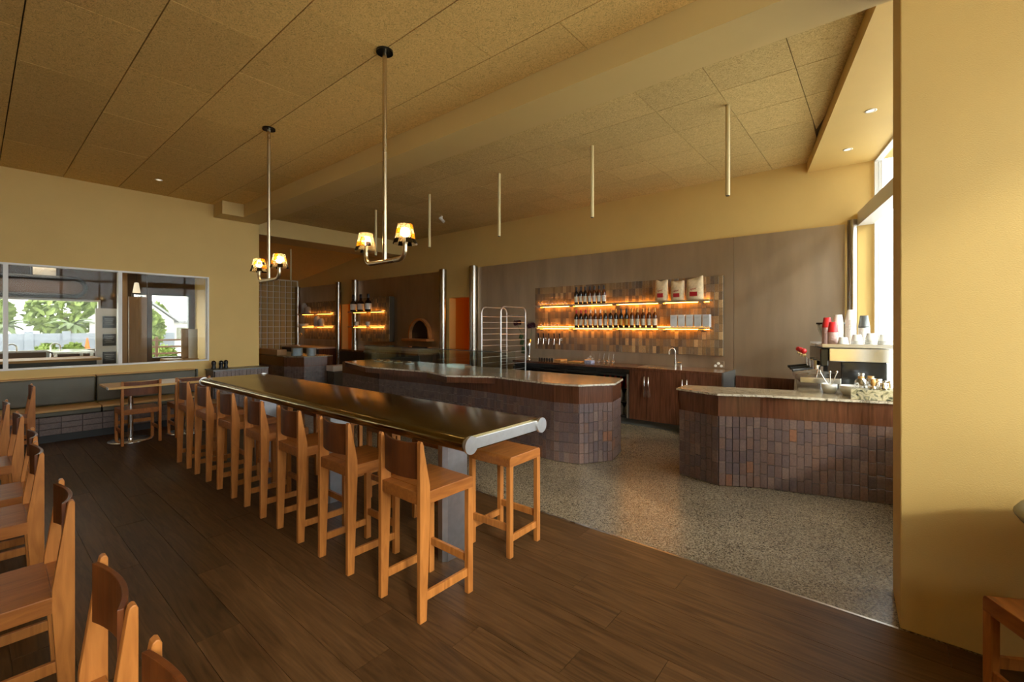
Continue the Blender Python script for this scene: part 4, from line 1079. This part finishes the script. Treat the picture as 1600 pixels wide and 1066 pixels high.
MB().box(mx0 - .24, mx0 + .10, my0 + .02, my1 - .02, .93, .985).build('drip_tray', 'steel', M_, .004)
for x in (mx0 + .02, mx1 - .05):
    for y in (my0 + .08, my1 - .08):
        m = MB(); m.cyl((x, y, .872), (x, y, .93), .022, n=12); m.build('foot', 'bright_steel', M_)
for k in range(3):
    y = my0 + .17 + k * .24
    g = MB(); g.cyl((mx0 - .09, y, 1.15), (mx0 - .09, y, 1.09), .045, n=18); g.cyl((mx0 - .09, y, 1.09), (mx0 - .09, y, 1.06), .038, n=18); g.build('group_head', 'bright_steel', M_)
    g = MB(); g.tube([(mx0 - .10, y, 1.07), (mx0 - .18, y - .02, 1.06), (mx0 - .30, y - .06, 1.045)], [.010, .014, .016], 10); g.build('portafilter', 'black', M_)
    g = MB(); g.ball((mx0 - .20, y - .06, 1.245), .028, 12, 8); g.build('knob', 'red_lid', M_)
    g = MB(); g.cyl((mx0 - .17, y + .05, 1.20), (mx0 - .20, y + .05, 1.20), .024, n=12); g.build('dial', 'bright_steel', M_)
for y in (my0 + .04, my1 - .04):
    g = MB(); g.tube([(mx0 - .02, y, 1.15), (mx0 - .08, y, 1.10), (mx0 - .10, y, .99)], .006, 8); g.build('steam_wand', 'bright_steel', M_)
MB().box(mx0 - .002, mx0 + .10, my0 + .02, my1 - .02, 1.19, 1.26).build('control_strip', 'black', M_)
MR = R(12.2); M_.rotation_euler = (0, 0, MR)
def mrot(x, y):
    cx, cy = (mx0 + mx1) / 2, (my0 + my1) / 2; x -= .08
    return cx + (x - cx) * math.cos(MR) - (y - cy) * math.sin(MR), cy + (x - cx) * math.sin(MR) + (y - cy) * math.cos(MR)
# grinders
for i, (x, y) in enumerate([(-.46, 6.55)]):
    t = thing('coffee_grinder', ['black coffee grinder with wide clear bean hopper behind the machine', 'black coffee grinder against the steel wall, left of the wide hopper'][i], 'grinder', (x, y, .871))
    m = MB(); m.box(x - .09, x + .09, y - .12, y + .12, .872, .90); m.box(x - .07, x + .07, y - .02, y + .11, .90, 1.22); m.build('body', 'black', t, .01)
    m = MB(); m.lathe([(.05, 1.22), (.06, 1.28), (.13, 1.46), (.135, 1.52), (.13, 1.52), (.055, 1.285)], (x, y + .04, 0), 20); m.build('hopper', 'pane_dark', t)
    m = MB(); m.lathe([(0, 1.522), (.145, 1.522), (.145, 1.545), (0, 1.545)], (x, y + .04, 0), 20); m.build('hopper_lid', 'black', t)
    m = MB(); m.tube([(x, y - .02, 1.06), (x - .04, y - .10, 1.05), (x - .06, y - .15, 1.04)], .010, 8); m.build('fork', 'bright_steel', t)
    if i == 1:
        for o in bpy.data.objects:
            if o.parent == t and o.name.startswith('hopper'): o.location.z -= .22; o.scale = (.8, .8, 1)
# cups on the machine
def cup_stack(x, y, z, r, h, n_, step, mt, label, lid=None, group='paper cups on the espresso machine'):
    x, y = mrot(x, y)
    t = thing('cup_stack', label, 'cups', (x, y, z), group)
    for k in range(n_):
        m = MB(); zz = z + k * step
        m.lathe([(0, 0), (r, 0), (r + .004, .004), (r, .009), (r * .70, h), (0, h)], (x, y, zz), 18)
        m.build('cup', mt if not (lid and k >= n_ - lid[1]) else lid[0], t)
    return t
zt = 1.307
cup_stack(-.345, 5.60, zt, .044, .105, 12, .012, 'cup_pink', 'stack of pink paper cups with red top cups, front left on the machine', ('red_lid', 1))
cup_stack(-.365, 5.80, zt, .044, .105, 16, .012, 'cup_pink', 'taller stack of pink paper cups with red top cups behind the front one', ('red_lid', 1))
cup_stack(-.262, 5.84, zt, .047, .115, 17, .0125, 'paper_white', 'tall white paper cup stack beside the red topped cups')
cup_stack(-.158, 5.82, zt, .047, .115, 21, .0125, 'paper_white', 'tallest white paper cup stack on the machine')
cup_stack(-.052, 5.80, zt, .047, .115, 16, .0125, 'paper_white', 'white paper cup stack with dark grey top cups', ('grey_steel_dark', 2))
for i, (x, n_) in enumerate([(-.275, 2), (-.165, 4), (-.055, 5), (.045, 4)]):
    cup_stack(x, 5.50, zt, .047, .07, n_, .014, 'ceramic_white', 'short stack of white china cups along the tray front, %s from the left' % ORD[i], None, 'china cups on the espresso machine')
# bowls, jugs and tools on the front counter
for i, (x, y, r_, h) in enumerate([(-.372, 5.17, .062, .085), (-.205, 5.135, .088, .085)]):
    t = thing('white_bowl', ['small round white bowl with spoons on the coffee counter', 'wider white bowl beside the raised stone block'][i], 'bowl', (x, y, .871))
    m = MB(); m.lathe([(0, .001), (r_ * .75, .001), (r_, h * .5), (r_ * 1.02, h), (r_ * .96, h), (r_ * .9, h * .5), (0, .012)], (x, y, .871), 24); m.build('bowl_body', 'ceramic_white', t)
for k, (dx, dy) in enumerate([(-.05, .02), (.0, -.01), (.03, .03)]):
    m = MB(); x, y = -.365, 5.17; m.tube([(x - dx * .4, y, .895), (x + dx * .8, y + dy, .98), (x + dx * 1.6, y + dy, 1.06)], .0045, 6); m.ball((x + dx * 1.65, y + dy, 1.065), .009, 8, 6, (1, .5, 1.6))
    tag(m.build('spoon', 'bright_steel'), 'steel spoon standing in the small white bowl, %s' % ['leaning left', 'upright in the middle', 'leaning right'][k], 'spoon', 'spoons in the bowl')
for i, (x, y, s_) in enumerate([(-.02, 5.02, 1.0), (.06, 5.0, .85), (.02, 4.93, .75)]):
    t = thing('milk_jug', 'small steel milk jug on the raised stone block, ' + ['left and larger one', 'right one at the window', 'front and smallest one'][i], 'jug', (x, y, .956), 'milk jugs on the stone block')
    m = MB(); m.lathe([(0, .001), (.036 * s_, .001), (.038 * s_, .03 * s_), (.030 * s_, .065 * s_), (.034 * s_, .085 * s_), (.031 * s_, .085 * s_), (.026 * s_, .06 * s_), (0, .01)], (x, y, .956), 18); m.build('jug_body', 'bright_steel', t)
    m = MB(); m.tube([(x - .03 * s_, y, 1.03), (x - .058 * s_, y, 1.02), (x - .058 * s_, y, .985), (x - .034 * s_, y, .972)], .004, 6); m.build('handle', 'bright_steel', t)
for i, (x, y, h) in enumerate([(-.13, 5.01, .13), (-.065, 5.095, .10)]):
    t = thing('glass_carafe', ['round glass carafe on the left of the raised stone block', 'small glass beaker behind the carafe on the stone block'][i], 'carafe', (x, y, .956))
    m = MB(); m.lathe([(0, .001), (.04, .001), (.05, .03), (.045, .06), (.020, .09), (.026, h), (.024, h), (.018, .09), (.043, .06), (.047, .03), (0, .006)], (x, y, .956), 18); m.build('carafe_body', 'drink_glass', t)
    m = MB(); m.lathe([(.0205, .075), (.023, .08), (.023, .095), (.0215, .10)], (x, y, .956), 14); m.build('collar', 'light_oak', t)
t = thing('tamper', 'wooden handled coffee tamper on the raised stone block', 'tamper', (-.045, 4.93, .956))
m = MB(); m.lathe([(0, .001), (.026, .001), (.026, .02), (.01, .03)], (-.045, 4.93, .956), 16); m.build('base', 'bright_steel', t)
m = MB(); m.lathe([(.01, .03), (.018, .06), (.015, .085), (0, .09)], (-.045, 4.93, .956), 14); m.build('handle', 'light_oak', t)

# ------------------------------------------------------------------ kitchen behind the left window
KX = -12.0
struct(MB().box(KX - .1, XL - .16, YN, YP1 - .12, -.12, -.001).build('floor', 'kitchen_brown'))
kc = struct(MB().box(KX - .1, XL - .16, YN, YP1 - .12, 2.62, 2.75).build('ceiling', 'kitchen_grey'))
m = MB()
for i in range(40): m.box(KX, XL - .17, YN + .1 + i * .2, YN + .16 + i * .2, 2.60, 2.619)
stuff(m.build('ceiling_rib', 'kitchen_grey', kc))
kw = MB(); ho = [(-2.6, -.55, 1.02, 2.02), (-.42, 1.62, 1.02, 2.02), (2.10, 3.12, .80, 2.20)]
ysq = sorted({YN, YP1 - .12} | {v for h_ in ho for v in h_[:2]})
for a, b in zip(ysq, ysq[1:]):
    hh = [h_ for h_ in ho if h_[0] <= a and h_[1] >= b]
    if hh: kw.box(KX - .1, KX, a, b, -.1, hh[0][2]); kw.box(KX - .1, KX, a, b, hh[0][3], 2.7)
    else: kw.box(KX - .1, KX, a, b, -.1, 2.7)
struct(kw.build('wall_left', 'kitchen_brown'))
for i, h_ in enumerate(ho):
    wd = bpy.data.objects.new('window_%d' % (20 + i), None); col.objects.link(wd); wd.location = (KX, (h_[0] + h_[1]) / 2, h_[2]); struct(wd)
    m = MB(); f_ = .035
    m.box(KX - .08, KX + .02, h_[0], h_[0] + f_, h_[2], h_[3]); m.box(KX - .08, KX + .02, h_[1] - f_, h_[1], h_[2], h_[3]); m.box(KX - .08, KX + .02, h_[0] + f_, h_[1] - f_, h_[2], h_[2] + f_); m.box(KX - .08, KX + .02, h_[0] + f_, h_[1] - f_, h_[3] - f_, h_[3])
    m.build('window_frame', ['white_frame', 'white_frame', 'grey_steel_dark'][i], wd)
    MB().box(KX - .035, KX - .03, h_[0] + f_, h_[1] - f_, h_[2] + f_, h_[3] - f_).build('pane', 'pane_dark', wd)
t = thing('range_hood', 'brown kitchen range hood with rounded dark rim behind the left window', 'hood', (-10.5, .66, 1.98))
MB().box(-10.9, -10.1, .14, 1.20, 2.0, 2.26).build('canopy', 'kitchen_brown', t, .03)
q = [(-10.08, .30 + .14 * math.cos(a), 2.13 + .14 * math.sin(a)) for a in [R(90 + 15 * i) for i in range(13)]] + [(-10.08, 1.04 + .14 * math.cos(a), 2.13 + .14 * math.sin(a)) for a in [R(-90 + 15 * i) for i in range(13)]]
m = MB(); m.tube(q + [q[0]], .032, 8); m.build('rim', 'black', t)
MB().box(-10.7, -10.3, .60, .86, 2.26, 2.61).build('duct', 'steel', t)
t = thing('kitchen_bench', 'orange-brown timber kitchen bench seen through the left window', 'bench', (-9.5, .6, 0))
MB().box(-9.9, -9.15, -2.2, 1.25, .985, 1.02).build('bench_top', 'tan_timber', t); MB().box(-9.88, -9.2, -2.15, 1.2, 0, .984).build('carcass', 'black', t)
t = thing('steel_bench', 'steel kitchen bench beside the menu boards', 'bench', (-10.6, 1.0, 0))
MB().box(-11.2, -10.0, .80, 1.28, 1.06, 1.09).build('bench_top', 'bright_steel', t)
for x in (-11.15, -10.05):
    for y in (.83, 1.25): MB().box(x - .02, x + .02, y - .02, y + .02, 0, 1.06).build('leg', 'steel', t)
for i in range(2):
    t = thing('sink_tap', 'arched steel kitchen tap in front of the blue wall, %s one' % ['left', 'right'][i], 'tap', (-11.5, .42 + i * .53, .9))
    m = MB(); y = .42 + i * .53; m.tube([(-11.5, y - .06, .9), (-11.5, y - .06, 1.13)] + [(-11.5, y - .06 * math.cos(a), 1.13 + .06 * math.sin(a)) for a in [R(22.5 * k) for k in range(9)]] + [(-11.5, y + .06, 1.05)], .012, 8); m.build('spout', 'bright_steel', t)
mb_ = thing('menu_column', 'cream panel carrying three black menu boards in the kitchen', 'panel', (-10.3, 1.5, 0))
MB().box(-10.12, -10.06, 1.30, 1.62, 0, 1.80).build('panel', 'white', mb_); MB().box(-10.12, -10.02, 1.62, 1.70, 0, 2.6).build('post', 'plywood', mb_)
for i in range(3):
    z = 1.47 - i * .30
    t = thing('menu_board', 'small black menu board in the kitchen, %s of three' % ['top', 'middle', 'bottom'][i], 'sign', (-10.055, 1.47, z), 'black menu boards')
    MB().box(-10.058, -10.045, 1.385, 1.555, z, z + .20).build('board', 'menu_black', t)
    m = MB()
    for k in range(4): m.box(-10.0449, -10.043, 1.41 + .01 * (k % 2), 1.53 - .015 * (k % 3), z + .15 - k * .03, z + .157 - k * .03)
    stuff(m.build('chalk_lines', 'chalk', t))
t = thing('timber_partition', 'pale timber partition in the kitchen left of the right-hand view', 'partition', (-10.1, 1.9, 0))
for k in range(2): MB().box(-10.16, -10.10, 1.735 + k * .125, 1.857 + k * .125, 0, 2.02).build('panel', 'plywood', t)
MB().box(-10.18, -10.08, 1.99, 2.05, 0, 2.6).build('post', 'kitchen_brown', t)
t = thing('cone_lamp', 'small warm cone lamp in the kitchen', 'lamp', (-9.9, 1.80, 2.0))
m = MB(); m.lathe([(.055, 2.08), (.03, 2.25), (0, 2.26)], (-9.9, 1.80, 0), 16); m.build('shade', 'downlight', t)
m = MB(); m.cyl((-9.9, 1.80, 2.26), (-9.9, 1.80, 2.60), .004, n=6); m.build('cord', 'black', t)
t = thing('paper_roll_stand', 'wooden block with a pale upright paper roll on the window bench', 'roll', (-9.25, 2.42, 0))
MB().box(-9.55, -9.12, 2.05, 2.50, .90, .945).build('shelf', 'tan_timber', t); m = MB(); m.cyl((-9.22, 2.44, .946), (-9.22, 2.44, 1.45), .065, n=24); m.build('roll', 'label_cream', t)
MB().box(-9.36, -9.29, 2.30, 2.44, .946, 1.46).build('block', 'plywood', t, .01)
MB().box(-9.5, -9.2, 2.1, 2.45, 0, .90).build('stand', 'black', t)
emit('kitchen_fill_glow', (1.0, .84, .64), 9)  # glow of an unseen lamp added to brighten the kitchen
t = thing('kitchen_fill_light', 'added fill light on the kitchen ceiling above the timber bench', 'light', (-9.7, .6, 2.60))
MB().box(-10.05, -9.35, .25, .95, 2.572, 2.60).build('housing', 'white_frame', t); MB().box(-10.02, -9.38, .28, .92, 2.566, 2.5715).build('diffuser', 'kitchen_fill_glow', t)
t = thing('sink_bench', 'low steel sink bench under the kitchen window', 'bench', (-11.6, .6, 0))
MB().box(-11.98, -11.32, -1.0, 1.28, .86, .90).build('bench_top', 'steel', t); MB().box(-11.96, -11.36, -.98, 1.26, 0, .86).build('carcass', 'grey_steel_dark', t)
# ------------------------------------------------------------------ outside
struct(MB().box(-90, 60, -60, 70, -.30, -.13).build('ground', 'pavement'))
fx = -36
t = thing('boundary_wall', 'pale blue boundary wall with piers across the street', 'wall', (fx, 2.5, -.12))
MB().box(fx - .12, fx, -4, 8.5, -.129, 1.10).build('wall_panel', 'fence_blue', t)
for i in range(7): MB().box(fx - .16, fx + .06, -2.6 + i * 1.46, -2.25 + i * 1.46, -.129, 1.22).build('pier', 'fence_blue', t)
def crown(x, y, z, rx, rz, n_, mt, seed, leaf=.35):
    rd = random.Random(seed); m = MB()
    for k in range(n_):
        a, b_ = rd.uniform(0, 2 * PI), math.acos(rd.uniform(-1, 1)); rr = rd.uniform(.5, 1) ** .5
        p = Vector((x + rx * rr * math.sin(b_) * math.cos(a), y + rx * rr * math.sin(b_) * math.sin(a), z + rz * rr * math.cos(b_)))
        u = Vector((rd.gauss(0, 1), rd.gauss(0, 1), rd.gauss(0, 1))).normalized() * leaf; v_ = u.orthogonal().normalized() * leaf * .5
        m.add([tuple(p - u), tuple(p + v_), tuple(p + u), tuple(p - v_)], [(0, 1, 2, 3)])
    return m
for i, (x, y, h) in enumerate([(-38.3, 1.1, 1.5), (-38.6, 3.9, 1.6), (-38.2, 6.8, 1.5)]):
    t = thing('palm', 'low palm beyond the blue wall, %s of three' % ['left', 'middle', 'right'][i], 'palm', (x, y, -.12), 'palms beyond the blue wall')
    m = MB(); m.tube([(x, y, -.12), (x + .1, y + .05, h * .6), (x, y, h)], [.16, .13, .12], 8); m.build('trunk', 'palm_trunk', t)
    for k in range(14):
        a = k * 2.4; e = .2 + .9 * (k % 4) / 3; L = 1.3; q = []
        for s_ in range(6):
            u = s_ / 5; q.append(Vector((x + math.cos(a) * L * u * math.cos(e * .6), y + math.sin(a) * L * u * math.cos(e * .6), h + L * u * math.sin(e) - 1.1 * u * u * L * .6)))
        m = MB(); sdv = Vector((-math.sin(a), math.cos(a), 0))
        vs = []
        for s_, p in enumerate(q): wv = .16 * math.sin(PI * (s_ + .5) / 6); vs += [tuple(p + sdv * wv - Vector((0, 0, wv * .5))), tuple(p), tuple(p - sdv * wv - Vector((0, 0, wv * .5)))]
        m.add(vs, [(3 * s_ + c, 3 * s_ + c + 1, 3 * s_ + 4 + c, 3 * s_ + 3 + c) for s_ in range(5) for c in (0, 1)])
        m.build('frond', 'palm_leaf', t)
for i, (x, y, z, rx, rz) in enumerate([(-50, -.2, 2.3, 2.3, 1.7), (-51, 4.7, 2.5, 2.3, 1.9), (-52, 9.6, 2.3, 2.3, 1.7), (-34, 6.6, 1.3, .8, 1.2)]):
    t = thing('tree', 'bushy tree outside, ' + ['left behind the palms', 'middle behind the palms', 'right behind the palms', 'beside the white house'][i], 'tree', (x, y, -.12), 'bushy trees outside')
    crown(x, y, z, rx, rz, 900, 'grass', i).build('crown', 'grass', t); m = MB(); m.cyl((x, y, -.12), (x, y, z), .15, n=8); m.build('trunk', 'palm_trunk', t)
for i, y in enumerate([4.05, 4.5]):
    t = thing('traffic_cone', ['orange traffic cone in the street, left one', 'orange traffic cone in the street, right one'][i], 'cone', (-34, y, -.13), 'traffic cones')
    m = MB(); m.cyl((-34, y, -.08), (-34, y, .85 - .2 * i), .17, .03, n=14); m.build('cone_body', 'cone_orange', t); MB().box(-34.22, -33.78, y - .22, y + .22, -.129, -.08).build('base', 'cone_orange', t)
for i, (x, y) in enumerate([(-33, 2.4), (-33, 3.4), (-24, 4.3), (-24.5, 5.4), (-24, 6.5)]):
    o = crown(x, y, .15, .38 if i < 2 else .45, .45, 260, 'grass', 20 + i, .2); tag(stuff(o.build('grass_clump', 'grass')), 'clump of long grass outside the kitchen windows', 'grass')
H = thing('white_house', 'white gabled house with grey roof and chimney across the street', 'house', (-43, 8.5, -.13))
MB().box(-46, -40, 5.6, 9.4, -.129, 1.95).build('wall', 'house_white', H)
m = MB(); m.extr([(-40.0, 5.6, 1.95), (-40.0, 9.4, 1.95), (-40.0, 7.5, 3.55)], (-6, 0, 0)); m.build('gable', 'house_white', H)
for sg in (-1, 1):
    m = MB(); m.extr([(-39.7, 7.5, 3.62), (-39.7, 7.5 + sg * 2.2, 1.78), (-39.7, 7.5 + sg * 2.2, 1.92), (-39.7, 7.5, 3.78)], (-6.6, 0, 0)); m.build('roof', 'roof_grey', H)
MB().box(-42, -41.4, 7.9, 8.4, 3.0, 4.0).build('chimney', 'chimney', H)
MB().box(-46, -41, 9.5, 14, -.129, 1.75).build('wall', 'house_white', H); MB().box(-46.2, -40.8, 9.42, 14.2, 1.76, 1.95).build('roof', 'roof_grey', H)
for i in range(3):
    f_ = MB().box(-40.98, -40.93, 9.8 + i * 1.3, 10.6 + i * 1.3, .5, 1.4).build('window', 'pane_dark', H)
R_ = thing('timber_rail_fence', 'dark rail fence outside the right kitchen window', 'fence', (-20, 4.6, -.13))
for k in range(4): MB().box(-20.04, -20, 3.3, 6.0, .25 + k * .24, .31 + k * .24).build('rail', 'leather_brown', R_)
for k in range(4): MB().box(-20.1, -20.04, 3.3 + k * .87, 3.38 + k * .87, -.129, 1.12).build('post', 'leather_brown', R_)
